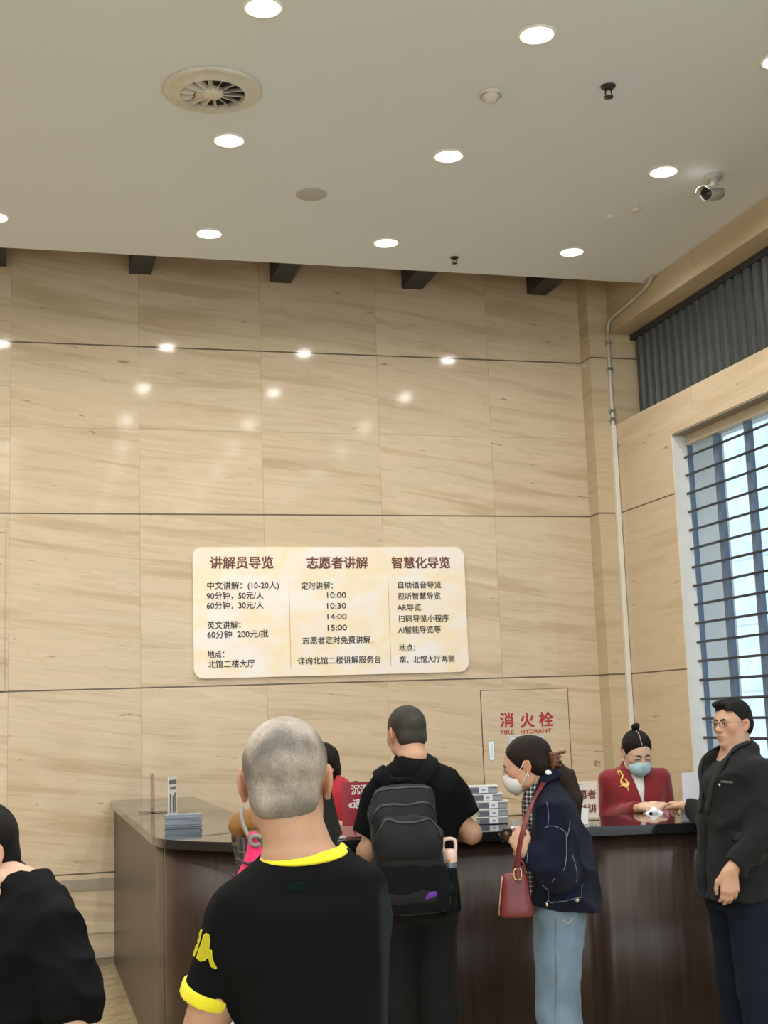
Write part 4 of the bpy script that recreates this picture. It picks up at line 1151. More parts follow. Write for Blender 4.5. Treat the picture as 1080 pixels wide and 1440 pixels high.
    for sx in (-1, 1): T.chain([(sx*.085, -.01, .80), (sx*.10, .02, .46), (sx*.11, -.005, .09)], [.095, .080, .075], .03, flat=2)
    T.folds(.012, 5, 2); T.build('trousers', cloth('charcoal_trousers', (.02, .021, .024), .85), p.root)
    for sx in (-1, 1): shoe(p.root, (sx*.11, -.01, .08), (sx*.12, .14, .03), m_shoe, m_sole)
    # phone
    c_ = np.array(P(459, 1148)); c_ = np.array((c_[0], .055, c_[2]-.005))
    up_ = np.array((-.18, -.62, .82)); up_ /= np.linalg.norm(up_); nn = np.array((.80, -.52, .0)); nn -= up_*(nn @ up_); nn /= np.linalg.norm(nn)
    R = np.column_stack([np.cross(up_, nn), nn, up_])
    wc = p.world(c_); RW = np.array(Matrix.Rotation(-p.a, 3, 'Z')) @ R
    ph = empty('phone', wc, 0, 'black smartphone held to the right ear of the grey-haired person', 'phone')
    def f(a_, b_, w_): return tuple(RW @ np.array((a_, w_, b_)))
    MB().prism(rounded(-.0365, -.078, .0365, .078, .010), -.0042, .0042, f).build('case', mat('phone_case', (.008, .012, .012), .5, spec=.15), ph, bevel=.0015)
    MB().prism(rounded(-.0335, -.075, .0335, .075, .008), -.0050, -.0041, f).build('screen', mat('phone_glass', (.01, .01, .012), .08), ph)
    MB().prism(rounded(-.031, .045, -.005, .072, .006), .0041, .0056, f).build('camera_block', mat('phone_camera', (.02, .02, .022), .2), ph)
man_on_phone()

# ------------------------------------------------------------------ woman in black at the left edge
def woman_left():
    p = Person('woman', 18, 3.3, -122, 'person with dark tied-back hair in a loose black top, cut off by the left edge')
    P = p.P
    hp = P(-37, 1200); 
    fr = Frame((hp[0], hp[1], hp[2]), turn=6, nod=10, scale=.97)
    B = Blob(.009, [((-.2, -.2, 1.22), (.2, .25, 1.60), .005)])
    nb = np.array((0, -.01, 1.295))
    B.cap(fr.out((0, -.025, -.05)), nb, .047, .055, .03); head(B, fr, .97)
    B.loft([(1.315, 0, -.01, .05, .045), (1.285, 0, -.005, .08, .055), (1.24, 0, 0, .125, .08), (1.1, 0, .01, .13, .10), (.95, 0, 0, .13, .095), (.80, 0, 0, .16, .11)], .04)
    sl = P(80, 1304, -.12); el = P(99, 1392, -.16); wl = P(110, 1500, -.22)
    B.chain([sl-np.array((0,0,.02)), el, wl], [.038, .038, .027], .02); hand(B, wl, wl-el, (-1, .1, 0), 1, (20, 25, 15), .92)
    sr = np.array((.155, .0, sl[2])); er = np.array((.215, .03, 1.01)); wr_ = np.array((.20, .20, .90))
    B.chain([sr, er, wr_], [.043, .038, .026], .03); hand(B, wr_, wr_-er, (1, 0, .2), -1, (20, 25, 15), .92)
    for sx in (-1, 1): leg(B, (sx*.085, 0, .78), (sx*.09, .01, .43), (sx*.09, -.01, .08), (sx*.10, .12, .03))
    body = B.build('body', SKIN_L, p.root); tone(body, fr, LIPS)
    eyes(fr, p.root); brows(fr, p.root, m_hairb)
    H = Blob(.005)
    H.ell((0, -.018, .033), (.085, .105, .096), .01).ell((0, -.06, -.03), (.072, .055, .055), .02)
    H.cut((0, .062, .04), (0, 1, -.75), .006)
    for sx in (-1, 1):
        H.cut((0, .018, -.02), (0, .9, -.35), .004, (min(0, sx*.2), -.05, -.09), (max(0, sx*.2), .12, .02))
        H.ell((sx*.088, -.006, -.006), (.03, .022, .036), .004, 's')
    H.chain([(0, -.085, -.05), (.0, -.115, -.09), (-.01, -.10, -.15), (-.015, -.10, -.22)], [.034, .030, .026, .012], .02)
    H.folds(.004, 26, 5, stretch=(1, .3, .25)); hair = H.build('tied_hair', m_hairb, p.root, post=fr)
    b = Blob(.003); b.ell((0, -.104, -.076), (.032, .014, .030), .004); b.build('hair_tie', m_blk, hair, post=fr)
    b = Blob(.002); b.ell(fr.out((-.078, -.002, -.040)), .0035, .001); b.build('earring', mat('silver_stud', (.7, .7, .7), .2, metal=1), p.root)
    S = Blob(.008)
    S.loft([(1.328, 0, -.015, .068, .062), (1.305, 0, -.01, .11, .078), (1.27, 0, -.005, .155, .10), (1.2, 0, .005, .178, .125), (1.1, 0, .015, .172, .135), (.95, 0, .01, .175, .135), (.80, 0, .0, .185, .14), (.74, 0, 0, .185, .14)], .03)
    cf_ = wl+(el-wl)*.58
    S.chain([sl, el, cf_], [.053, .060, .052], .04, flat=2); cr = wr_+(er-wr_)*.55; S.chain([sr, er, cr], [.060, .060, .050], .04, flat=2)
    S.ell((0, .095, 1.325), (.058, .075, .050), .006, 's')
    S.folds(.022, 10, 8, stretch=(1, 1, 1.3)); S.build('sweater', m_blk, p.root)
    for e_, c_ in ((el, cf_), (er, cr)):
        d = c_-e_; d /= np.linalg.norm(d)
    T = Blob(.010); T.loft([(.92, 0, 0, .150, .112), (.84, 0, -.005, .165, .12), (.76, 0, 0, .17, .12)], .03)
    for sx in (-1, 1): T.chain([(sx*.085, 0, .76), (sx*.09, .015, .43), (sx*.09, -.005, .09)], [.090, .07, .062], .03, flat=2)
    T.folds(.010, 5, 4); T.build('trousers', cloth('dark_trousers', (.02, .022, .03)), p.root)
    for sx in (-1, 1): shoe(p.root, (sx*.09, -.01, .08), (sx*.10, .12, .03), m_shoe, m_sole)
woman_left()
# ------------------------------------------------------------------ man with the backpack
def buzz(name, m, fr, parent, scale=(1, 1, 1), nape=-.066):
    b = Blob(.004)
    b.ell((0, -.014, .030), (.0805*scale[0], .1010*scale[1], .0895*scale[2]), .01).ell((0, -.05, -.032), (.066, .052, .05), .02)
    b.cut((0, .078, .045), (0, 1, -.5), .004).cut((0, -.05, nape), (0, .15, -1), .006)
    for sx in (-1, 1): b.ell((sx*.075, -.002, -.014), (.04, .026, .040), .006, 's'); b.ell((sx*.075, .06, .0), (.04, .035, .05), .006, 's')
    return b.build(name, m, parent, post=fr)
def short_hair_mat(name, c0, c1, c2):
    mh = bpy.data.materials.new(name); mh.use_nodes = True
    t = NT(mh); bs = t.n['Principled BSDF']; tc = t.new('ShaderNodeTexCoord')
    n = t.noise(tc.outputs['Object'], 18, 5, .6); n2 = t.noise(tc.outputs['Object'], 300, 3, .7)
    c = t.ramp(n, [(.33, c0), (.52, c1), (.70, c2)])
    t.link(t.mix(.7, c, t.ramp(n2, [(.3, .5), (.7, 1.3)]), 'MULTIPLY'), bs.inputs['Base Color']); bs.inputs['Roughness'].default_value = .75
    bp = t.new('ShaderNodeBump'); bp.inputs['Strength'].default_value = .5; bp.inputs['Distance'].default_value = .003
    t.link(n2, bp.inputs['Height']); t.link(bp.outputs[0], bs.inputs['Normal']); return mh
def backpacker():
    p = Person('man', 586, 5.78, 6, 'person with buzzed black hair and a black backpack leaning on the counter')
    P = p.P
    hc = P(574, 1046); fr = Frame((hc[0], .035, 1.592), turn=17, nod=14, scale=.99)
    B = Blob(.009, [((-.30, .25, 1.08), (.30, .62, 1.30), .0045), ((-.2, -.15, 1.42), (.2, .25, 1.75), .0045)])
    nb = np.array((P(580, 1080)[0], -.035, 1.475))
    B.cap(fr.out((0, -.034, -.045)), nb, .051, .062, .02); head(B, fr)
    B.loft([(1.50, nb[0], -.035, .05, .05), (1.46, nb[0], -.03, .08, .06), (1.40, 0, -.02, .135, .085), (1.2, 0, 0, .15, .105), (1.0, 0, 0, .14, .10), (.86, 0, 0, .15, .10)], .04)
    sr = P(637, 1120); er = P(663, 1172, .03); wr_ = np.array((.10, .385, 1.175))
    B.chain([sr-np.array((.03, .0, .02)), er, wr_], [.042, .042, .028], .02); hand(B, wr_, (-.6, .75, .02), (.1, 0, 1), -1, (15, 20, 15))
    sl = P(533, 1124); el = P(516, 1198, -.02); wl = np.array((-.115, .335, 1.168))
    B.chain([sl+np.array((.045, .0, -.02)), el, wl], [.038, .042, .028], .02); hand(B, wl, (.45, .9, -.02), (.0, .0, 1), 1, (15, 20, 15))
    for sx in (-1, 1): leg(B, (sx*.09, 0, .86), (sx*.11, .02, .47), (sx*.13, -.01, .08), (sx*.15, .14, .03))
    body = B.build('body', SKIN_T, p.root); tone(body, fr, LIPS); eyes(fr, p.root); brows(fr, p.root, m_hairb)
    buzz('buzzed_hair', short_hair_mat('buzzed_black', (.018, .015, .012), (.030, .025, .020), (.060, .048, .037)), fr, p.root)
    def sec(py, l, r, cf, rf):
        a, c_ = P(l, py), P(r, py); return ((a[2]+c_[2])/2, (a[0]+c_[0])/2, cf, (c_[0]-a[0])/2, rf)
    S = Blob(.008)
    S.loft([sec(1065, 556, 604, -.045, .065), sec(1074, 546, 616, -.04, .085), sec(1084, 532, 636, -.03, .10), sec(1102, 522, 656, -.02, .115), sec(1150, 524, 648, 0, .130),
            sec(1210, 523, 643, .01, .132), sec(1282, 521, 648, .0, .135)], .03)
    hr = P(656, 1150, .015); hl = P(516, 1172, -.01)
    S.chain([sr, hr], [.062, .058], .045, flat=2); S.chain([sl, hl], [.060, .055], .04, flat=2)
    c_ = P(577, 1062); S.cut((c_[0], -.05, c_[2]+.002), (0, -.35, 1), .004, (-.12, -.2, 1.4), (.14, .2, 1.7))
    S.folds(.020, 9, 1, stretch=(1, 1, .5)); shirt = S.build('t_shirt', m_blk, p.root)
    ring = []; nr = []
    for a in np.linspace(0, 2*math.pi, 41):
        x, y = math.cos(a), math.sin(a); ring.append(np.array((c_[0]+x*.070, -.035+y*.066, c_[2]-.004+(-.012 if y < 0 else -.03)*abs(y)))); nr.append((x*.8, y*.8, .6))
    MB().ribbon(ring, nr, .018, .007).build('collar', m_blk, shirt, True)
    T = Blob(.009); T.loft([(1.0, 0, 0, .155, .115), (.92, 0, -.005, .165, .125), (.82, 0, -.008, .172, .130)], .03)
    for sx, kx, ax_ in ((-1, -.105, -.105), (1, .10, .105)):
        T.chain([(sx*.083, -.005, .84), (kx, .015, .47), (ax_, -.01, .05)], [.094, .082, .082], .025, flat=2)
    T.folds(.018, 9, 6, stretch=(1, 1, .4)); T.build('trousers', cloth('charcoal_wide_trousers', (.010, .011, .0125), .85, spec=.12, sheen=.03), p.root)
    for sx in (-1, 1): shoe(p.root, (sx*.11, -.01, .08), (sx*.13, .15, .03), m_shoe, m_sole)
    # backpack: a thing of its own, worn on the back
    m_pk = cloth('black_nylon', (.0085, .0095, .013), .6, spec=.2, sheen=.05, var=.12, bump=.2, bscale=500); m_pk2 = cloth('matte_black_panel', (.005, .006, .008), .9, spec=.12, sheen=.02); m_zip = mat('zip_metal', (.035, .036, .04), .35, metal=.5)
    a = P(571, 1190, -.20); bz = a[2]
    bp_ = empty('backpack', p.world((a[0], -.135, .878)), -p.a, 'black nylon backpack with curved zips and a purple tag on the standing person', 'backpack')
    def L(px, py, f): q = P(px, py, -.30); return np.array((q[0]-a[0], f, q[2]-.878))
    K = Blob(.007)
    K.loft([(.0, .012, -.075, .145, .055), (.03, .010, -.085, .152, .080), (.18, .004, -.09, .150, .088), (.36, -.008, -.08, .138, .080), (.455, -.012, -.065, .128, .062), (.515, -.012, -.055, .112, .045)], .02, n=3.4, rnd=.03)
    K.folds(.009, 7, 4, stretch=(1, 1, .8)); bag = K.build('main_compartment', m_pk, bp_)
    K = Blob(.006); K.loft([(.215, .002, -.155, .115, .030), (.25, .0, -.160, .130, .036), (.34, -.005, -.155, .125, .036), (.395, -.008, -.142, .112, .026)], .02, n=3.5, rnd=.02)
    K.folds(.008, 9, 9); fp = K.build('front_pocket', m_pk, bp_)
    K = Blob(.006); K.loft([(.012, .012, -.150, .138, .022), (.10, .008, -.165, .145, .024), (.205, .004, -.165, .142, .018)], .02, n=3.6, rnd=.015)
    K.folds(.006, 9, 2); K.build('lower_panel', m_pk2, bp_)
    tr = bvh_of(bag, fp)
    for pts, nm in (([(-.128, -.16, .30), (-.122, -.2, .385), (-.085, -.2, .40), (-.04, -.2, .378), (.04, -.2, .378), (.085, -.2, .405), (.115, -.2, .395), (.128, -.2, .30)], 'zipper'),
                    ([(-.135, -.11, .37), (-.125, -.14, .435), (-.07, -.16, .452), (0, -.16, .445), (.07, -.16, .455), (.118, -.14, .43), (.136, -.11, .36)], 'zipper'),
                    ([(-.138, -.06, .36), (-.125, -.08, .47), (-.07, -.10, .50), (.05, -.10, .505), (.108, -.08, .475), (.132, -.06, .37), (.150, -.05, .2)], 'zipper')):
        q, n_ = drape(smooth_list(spline(pts, 6), 2), tr, .002)
        MB().ribbon(q, n_, .009, .004).build(nm, m_zip, bp_, True)
    hd_ = spline([(-.065, -.045, .505), (-.055, -.05, .535), (-.02, -.05, .530), (.03, -.05, .532), (.05, -.045, .508)], 6)
    MB().ribbon(hd_, (0, -1, .2), .018, .007).build('haul_handle', m_pk2, bp_, True)
    tg = P(609, 1263, -.34); q, n_ = drape([(tg[0]-a[0]+dx, -.22, tg[2]-.878+dz) for dx, dz in ((-.024, -.012), (-.008, .0), (.008, .006), (.022, .012))], bvh_of(*[o for o in bp_.children if o.name.startswith('lower')]), .002)
    MB().ribbon(q, n_, [.010, .022, .024, .016], .002).build('purple_tag', mat('purple_print', (.10, .03, .30), .6), bp_, True)
    # shoulder straps
    tr = bvh_of(shirt); B0 = np.array((a[0], -.135, .878))
    def strap(pts, width, name):
        q, n_ = drape(smooth_list(spline(pts, 8), 3), tr, .007)
        # the first points stay on the pack
        q = smooth_list(q, 3); MB().ribbon([x-B0 for x in q], smooth_list(n_, 6), width, .009).build(name, m_pk2, bp_, True)
    strap([P(547, 1106, -.18), P(539, 1094, -.12), P(533, 1084, -.05), np.array((P(533, 1084)[0], .06, 1.45)), np.array((-.135, .13, 1.36)), np.array((-.14, .14, 1.2)), np.array((-.15, .10, 1.05))], .056, 'shoulder_strap')
    strap([P(588, 1105, -.18), P(594, 1092, -.12), P(602, 1076, -.06), np.array((P(608, 1066)[0], .03, 1.49)), np.array((.115, .12, 1.40)), np.array((.14, .14, 1.2)), np.array((.15, .10, 1.05))], .056, 'shoulder_strap')
    # mesh side pocket and the bottle in it
    K = Blob(.006); K.loft([(.0, .160, -.07, .03, .05), (.08, .166, -.07, .036, .055), (.175, .168, -.07, .036, .055)], .01, n=2.5); K.build('side_pocket', m_pk2, bp_)
    bt_w = p.world((a[0]+.176, -.135-.075, .878+.14))
    bt = empty('bottle', bt_w, -p.a, 'pale pink bottle with a looped cap in the side pocket of the backpack', 'bottle')
    MB().lathe([(.0005, 0), (.028, .003), (.030, .01), (.030, .055), (.028, .060)], n=24).build('body', mat('smoky_plastic', (.12, .14, .15), .15), bt, True)
    m_pink = mat('pale_pink_plastic', (.72, .52, .45), .35)
    MB().lathe([(.031, .055), (.032, .075), (.029, .098), (.020, .106), (.0005, .108)], n=24).build('cap', m_pink, bt, True)
    MB().ribbon(spline([(-.024, 0, .092), (-.026, 0, .125), (-.018, 0, .145), (.018, 0, .145), (.026, 0, .125), (.024, 0, .092)], 5), [(math.cos(q), 0, math.sin(q)) for q in np.linspace(math.pi, 0, 26)], .024, .012).build('carry_loop', m_pink, bt, True)
    MB().lathe([(.0005, -.004), (.009, -.004), (.009, .004), (.0005, .004)], (-.012, -.031, .066), 14, np.array(Matrix.Rotation(math.radians(90), 3, 'X'))).build('button', mat('tan_button', (.50, .28, .16), .4), bt, True)
backpacker()

# ------------------------------------------------------------------ woman in the denim jacket
m_mask = cloth('white_mask', (.66, .65, .63), .8, var=.03, sheen=.0, bump=.15, bscale=900)
def face_mask(fr, parent, m, strap=True, big=1.0):
    b = Blob(.003)
    b.ell((0, .058, -.056), (.061*big, .064, .056), .004).ell((0, .103, -.024), (.016, .017, .022), .02)
    b.ell((0, .046, -.052), (.056*big, .060, .060), .002, 's').cut((0, .1, -.012), (0, .25, 1), .004).cut((0, .022, 0), (0, -1, 0), .004)
    mk = b.build('face_mask', m, parent, post=fr)
    for z in (-.028, -.070):
        MB().box((-.05, 0, 0), (-.05, 0, 0)) if False else None
    if strap:
        mw = mat('ear_loop', (.75, .75, .73), .6)
        for sx in (-1, 1):
            for z0, z1 in ((-.020, .016), (-.078, -.030)):
                pts = [fr.out((sx*.0575*big, .045, z0)), fr.out((sx*.0705, .022, z0*.6+z1*.4)), fr.out((sx*.079, -.004, z1))]
                MB().tube(spline(pts, 5), .0017, 6).build('ear_loop', mw, mk, True)
    return mk
def denim_woman():
    p = Person('woman', 778, 5.75, -64, 'person in a dark denim jacket and face mask bending over the counter')
    P = p.P
    hc = P(741, 1076, 0); fr = Frame((hc[0], hc[1], hc[2]), turn=-2, nod=15, scale=.97)
    B = Blob(.009, [((-.35, .0, 1.0), (.2, .50, 1.24), .0045), ((-.2, -.1, 1.30), (.2, .35, 1.62), .0045)])
    nb = np.array((0, P(771, 1118)[1], 1.355))
    B.cap(fr.out((0, -.034, -.045)), nb, .043, .055, .02); head(B, fr, .96)
    q = lambda px, py: P(px, py)[1]
    B.loft([(1.36, 0, q(776, 1115), .05, .05), (1.32, 0, q(778, 1130), .10, .06), (1.25, 0, q(780, 1150), .145, .085), (1.1, 0, q(785, 1200), .125, .10), (.92, 0, q(788, 1260), .12, .085), (.80, 0, q(787, 1300), .125, .085)], .04)
    sl = P(781, 1143, -.15); el = P(781, 1222, -.20); wl = P(735, 1199, -.19)
    B.chain([sl+np.array((.02, 0, -.01)), el, wl], [.040, .036, .024], .02)
    hand(B, wl, P(727, 1180, -.16)-wl, (-.6, .35, .4), 1, (35, 45, 30), .90)
    sr = np.array((.165, sl[1], sl[2])); er = np.array((.225, sl[1]-.02, 1.04)); wr_ = np.array((.03, sl[1]+.115, 1.08))
    B.chain([sr-np.array((.02, 0, .01)), er, wr_], [.040, .036, .024], .02); hand(B, wr_, (-.5, .6, .1), (.3, .9, .2), -1, (30, 40, 30), .90)
    hy_ = q(790, 1285); ay = q(792, 1440)
    for sx in (-1, 1): leg(B, (sx*.085, hy_, .80), (sx*.09, ay+.03, .44), (sx*.10, ay-.015, .08), (sx*.11, ay+.12, .03))
    body = B.build('body', SKIN, p.root); tone(body, fr, LIPS); eyes(fr, p.root, open_=.55); brows(fr, p.root, m_hairbr)
    face_mask(fr, p.root, m_mask)
    H = Blob(.004)
    H.ell((0, -.016, .033), (.083, .106, .094), .01).ell((0, -.06, -.02), (.072, .052, .05), .02)
    H.cut((0, .068, .055), (0, 1, -.55), .006)
    for sx in (-1, 1):
        H.cut((0, .030, -.01), (0, .8, -.55), .006, (min(0, sx*.2), -.06, -.10), (max(0, sx*.2), .12, .025))
        H.ell((sx*.088, -.004, -.006), (.03, .021, .034), .004, 's')
    H.cut((0, -.06, -.075), (0, .25, -1), .006)
    H.folds(.004, 24, 5, stretch=(1, .35, .5)); hair = H.build('pulled_back_hair', m_hairbr, p.root, post=fr)
    tie = fr.out((0, -.112, -.012)); t1 = P(795, 1092, -.03); t2 = P(809, 1124, -.05); t3 = P(815, 1156, -.06)
    H = Blob(.005); H.chain([tie, t1, t2, t3], [.026, .036, .030, .008], .02).folds(.010, 16, 3, stretch=(1, 1, .3)); H.build('ponytail', mat('greying_brown_hair', (.030, .021, .016), .55, spec=.15, var=.35, vscale=6, bump=.6, bscale=30, stretch=(30, 30, 3)), hair)
    m_clip = mat('tortoiseshell', (.115, .040, .018), .25, var=.5, vscale=40)
    b = Blob(.003); c0 = np.array(tie)
    for k_ in range(4):
        a_ = k_*.9; b.chain([c0+np.array((-.03, .012, .03-.016*k_)), c0+np.array((-.042, -.012, .026-.014*k_)), c0+np.array((-.030, -.038, .034-.018*k_))], [.006, .0075, .0055], .006)
    b.chain([c0+np.array((-.036, 0, .03)), c0+np.array((-.036, -.004, -.03))], [.008, .008], .006); b.cap(c0+np.array((-.03, -.03, .03)), c0+np.array((-.022, -.055, .036)), .007, .008, .004)
    b.build('claw_clip', m_clip, hair)
    b = Blob(.003); c1 = P(771.5, 1087, -.07); b.ell(c1, (.010, .014, .012), .002).ell(c1+np.array((0, .012, .008)), (.007, .009, .008), .004); b.build('white_hair_tie', mat('white_band', (.78, .78, .76), .6), hair)
    b = Blob(.002); b.ell(fr.out((-.079, -.002, -.043)), .0042, .001); b.build('earring', mat('pearl', (.8, .78, .74), .2), p.root)
    # checked shirt under the jacket
    m_chk = bpy.data.materials.new('black_white_check'); m_chk.use_nodes = True
    t = NT(m_chk); bs = t.n['Principled BSDF']; tc = t.new('ShaderNodeTexCoord'); sp = t.new('ShaderNodeSeparateXYZ'); t.link(tc.outputs['Object'], sp.inputs[0])
    def stp(v, pi_, w_): return t.math('LESS_THAN', t.math('FRACT', t.math('DIVIDE', v, pi_)), w_)
    m_ = t.math('ADD', stp(sp.outputs[1], .018, .3), stp(sp.outputs[2], .018, .3))
    t.link(t.ramp(t.math('MULTIPLY', m_, .5), [(0, (.012, .012, .014)), (.5, (.16, .15, .14)), (1, (.55, .53, .50))]), bs.inputs['Base Color']); bs.inputs['Roughness'].default_value = .85
    S = Blob(.007); S.loft([(1.40, 0, q(763, 1105), .058, .056), (1.37, 0, q(766, 1112), .068, .070), (1.31, 0, q(765, 1132), .10, .088), (1.22, 0, q(764, 1160), .11, .085), (1.05, 0, q(768, 1220), .12, .085), (.90, 0, q(770, 1270), .13, .09)], .02)
    cc = fr.out((0, .01, -.09)); S.cut((0, q(763, 1105), 1.385), (0, .55, 1), .004); S.folds(.008, 9, 2)
    S.build('checked_shirt', m_chk, p.root)
    # jacket
    m_den = cloth('dark_denim', (.0068, .0092, .024), .9, var=.35, vscale=14, bump=.35, bscale=900, sheen=.04, spec=.12)
    J = Blob(.007)
    def js(py, front, back, rr):
        a_, c_ = P(front, py)[1], P(back, py)[1]; return (P(front, py)[2], 0, (a_+c_)/2, rr, (a_-c_)/2)
    J.loft([js(1092, 757, 783, .062), js(1101, 756, 792, .088), js(1112, 753, 801, .135), js(1124, 750, 808, .162), js(1140, 745, 814, .175), js(1170, 742, 825, .180), js(1210, 742, 837, .185), js(1250, 745, 843, .190), js(1276, 746, 843, .188)], .03, n=2.2)
    hem_n = (0, .30, -1); hem_c = np.array((0, P(795, 1274)[1], P(795, 1274)[2]))
    J.chain([sl, el+np.array((0, -.005, 0)), wl+(el-wl)*.12], [.074, .078, .040], .03, flat=2); J.chain([sr, er, wr_+(er-wr_)*.12], [.070, .074, .040], .04, flat=2)
    J.cut((0, q(771, 1098), 1.398), (0, .65, 1), .004, (-.09, -.2, 1.3), (.09, .5, 1.6))
    # open front
    J.cut((0, q(752, 1150), 1.2), (0, 1, .05), .004, (-.045, -.1, .85), (.045, .6, 1.45))
    J.cut(hem_c, hem_n, .003)
    J.folds(.024, 9.0, 7, stretch=(1, 1, .8)); jac = J.build('denim_jacket', m_den, p.root)
    tr = bvh_of(jac); m_st = mat('pale_stitching', (.15, .19, .24), .7)
    def stitch(pts, w_=.0024):
        Q, N_ = drape(smooth_list(spline(pts, 8), 1), tr, .0015); MB().ribbon(Q, N_, w_, .002).build('stitching', m_st, jac, True)
    def pl_(L, dd=-.25): return [P(x, y, dd) for x, y in L]
    stitch(pl_([(764, 1118), (765, 1135), (766, 1160)])); stitch(pl_([(761, 1160), (775, 1160), (790, 1166), (797, 1172)]))
    stitch(pl_([(797, 1172), (796, 1195), (788, 1220), (778, 1236)])); stitch(pl_([(812, 1152), (803, 1165), (798, 1180)])); stitch(pl_([(812, 1200), (819, 1230), (826, 1252)]))
    stitch(pl_([(758, 1250), (760, 1264), (764, 1276)]))
    stitch(pl_([(748, 1280), (770, 1278), (795, 1271), (820, 1256), (842, 1248)]))
    stitch(pl_([(736, 1196), (739, 1206), (738, 1214)]))
    for (px, py) in ((815, 1271), (751, 1285)):
        Q, N_ = drape([P(px, py, -.25)], tr, .002); MB().tube([Q[0]-N_[0]*.003, Q[0]+N_[0]*.004], .009, 12).build('button', mat('silver_button', (.6, .6, .58), .25, metal=.9), jac, True)
    # collar
    Q = [np.array((0.072*math.cos(a_), q(770, 1098)+.060*math.sin(a_)+.0, 1.392-.034*math.sin(a_))) for a_ in np.linspace(math.radians(40), math.radians(-220), 26)]
    MB().ribbon(Q, [(math.cos(a_)*.8, math.sin(a_)*.8, .6) for a_ in np.linspace(math.radians(40), math.radians(-220), 26)], .05, .007).build('collar', m_den, jac, True)
    # jeans
    m_jn = cloth('light_blue_jeans', (.155, .235, .32), .85, var=.22, vscale=9, bump=.3, bscale=900)
    T = Blob(.008)
    T.loft([js(1240, 762, 815, .145), js(1262, 755, 820, .158), js(1285, 752, 823, .168), js(1310, 753, 822, .172), js(1335, 756, 818, .165)], .03)
    for sx in (-1, 1): T.chain([(sx*.085, q(787, 1330), .72), (sx*.09, q(786, 1400), .46), (sx*.10, q(792, 1470), .06)], [.094, .082, .080], .02, flat=2)
    T.folds(.014, 11, 3, stretch=(1, 1, .6)); je = T.build('jeans', m_jn, p.root); tr = bvh_of(je)
    Q, N_ = drape(smooth_list(spline([P(778, 1300, -.25), P(776, 1340, -.25), P(775, 1385, -.25), P(778, 1440, -.25)], 8), 1), tr, .001); MB().ribbon(Q, N_, .004, .0015).build('side_seam', mat('jeans_seam', (.09, .13, .18), .8), je, True)
    Q, N_ = drape(smooth_list(spline([P(794, 1297, -.25), P(806, 1300, -.25), P(818, 1290, -.25)], 6), 1), tr, .001); MB().ribbon(Q, N_, .003, .0015).build('pocket_seam', mat('tan_thread', (.45, .36, .22), .8), je, True)
    for sx in (-1, 1): shoe(p.root, (sx*.10, q(792, 1470), .08), (sx*.11, q(792, 1470)+.14, .03), mat('white_sneaker', (.6, .6, .58), .5), m_sole)
    # red shoulder bag
    m_bag = mat('oxblood_leather', (.135, .016, .022), .33, var=.12, vscale=20, bump=.12, bscale=200); m_gold = mat('gold_buckle', (.65, .45, .18), .25, metal=1)
    c_ = P(725, 1257, -.23)
    bg = empty('shoulder_bag', p.world(c_), -p.a+math.radians(8), 'small oxblood red shoulder bag with gold buckles hanging from the denim jacket', 'handbag')
    K = Blob(.004); K.loft([(-.088, 0, 0, .045, .066), (-.07, 0, 0, .047, .068), (0, 0, 0, .038, .058), (.075, 0, 0, .022, .047), (.083, 0, 0, .018, .044)], .01, n=3.6, rnd=.010); bo = K.build('body', m_bag, bg)
    MB().ribbon([(0, .069-.012*(i/8)-.008*(i/8)**2, -.08+.15*i/8) for i in range(9)], (0, 1, .1), .030, .005).build('piping', mat('tan_piping', (.55, .36, .20), .4), bg, True)
    MB().ribbon(spline([(-.036, -.012, .05), (-.032, -.012, .075), (-.030, -.012, .105)], 5), (-1, 0, .2), .016, .005).build('tab', m_bag, bg, True)
    MB().tube(spline([(-.034, -.025, .062), (-.034, .001, .062), (-.030, .001, .098), (-.030, -.025, .098), (-.034, -.025, .062)], 4), .0028, 6).build('buckle', m_gold, bg, True)
    MB().tube(spline([(0, -.04, .075), (0, -.036, .12), (0, -.01, .125), (0, -.006, .08)], 6), .0055, 8).build('top_handle', m_bag, bg, True)
    tr = bvh_of(jac, body); Rb = np.array(Matrix.Rotation(-math.radians(8), 3, 'Z'))
    pts = [P(724, 1236, -.235), P(727, 1215, -.245), P(731, 1188, -.255), P(738, 1158, -.245), P(748, 1130, -.20), P(758, 1112, -.13), P(765, 1101, -.08), P(773, 1101, .0), P(781, 1112, .10)]
    Q = []; N_ = []
    for i, x in enumerate(spline(pts, 6)):
        Q.append(x); loc, nrm, k_, d_ = tr.find_nearest(Vector(x)); N_.append(np.array((-.8, .3, .15)) if i < 24 else np.array(nrm))
    N_ = smooth_list(N_, 6)
    for i in range(len(Q)):
        loc, nrm, k_, d_ = tr.find_nearest(Vector(Q[i])); dn = np.array(nrm)
        sgn = (Q[i]-np.array(loc)) @ dn
        if sgn < .006: Q[i] = np.array(loc)+dn*.006
    Q = smooth_list(Q, 3)
    MB().ribbon([Rb @ (x-c_) for x in Q], [Rb @ x for x in N_], .022, .006).build('shoulder_strap', m_bag, bg, True)
    # sunglasses held over the counter edge
    g_ = P(724, 1175, -.02)
    sg = empty('sunglasses', p.world(g_), -p.a, 'glittering dark sunglasses held in front of the denim jacket', 'sunglasses')
    m_fr = mat('dark_frame', (.015, .010, .012), .15, var=.6, vscale=60); m_ln = mat('amber_lens', (.06, .03, .015), .08)
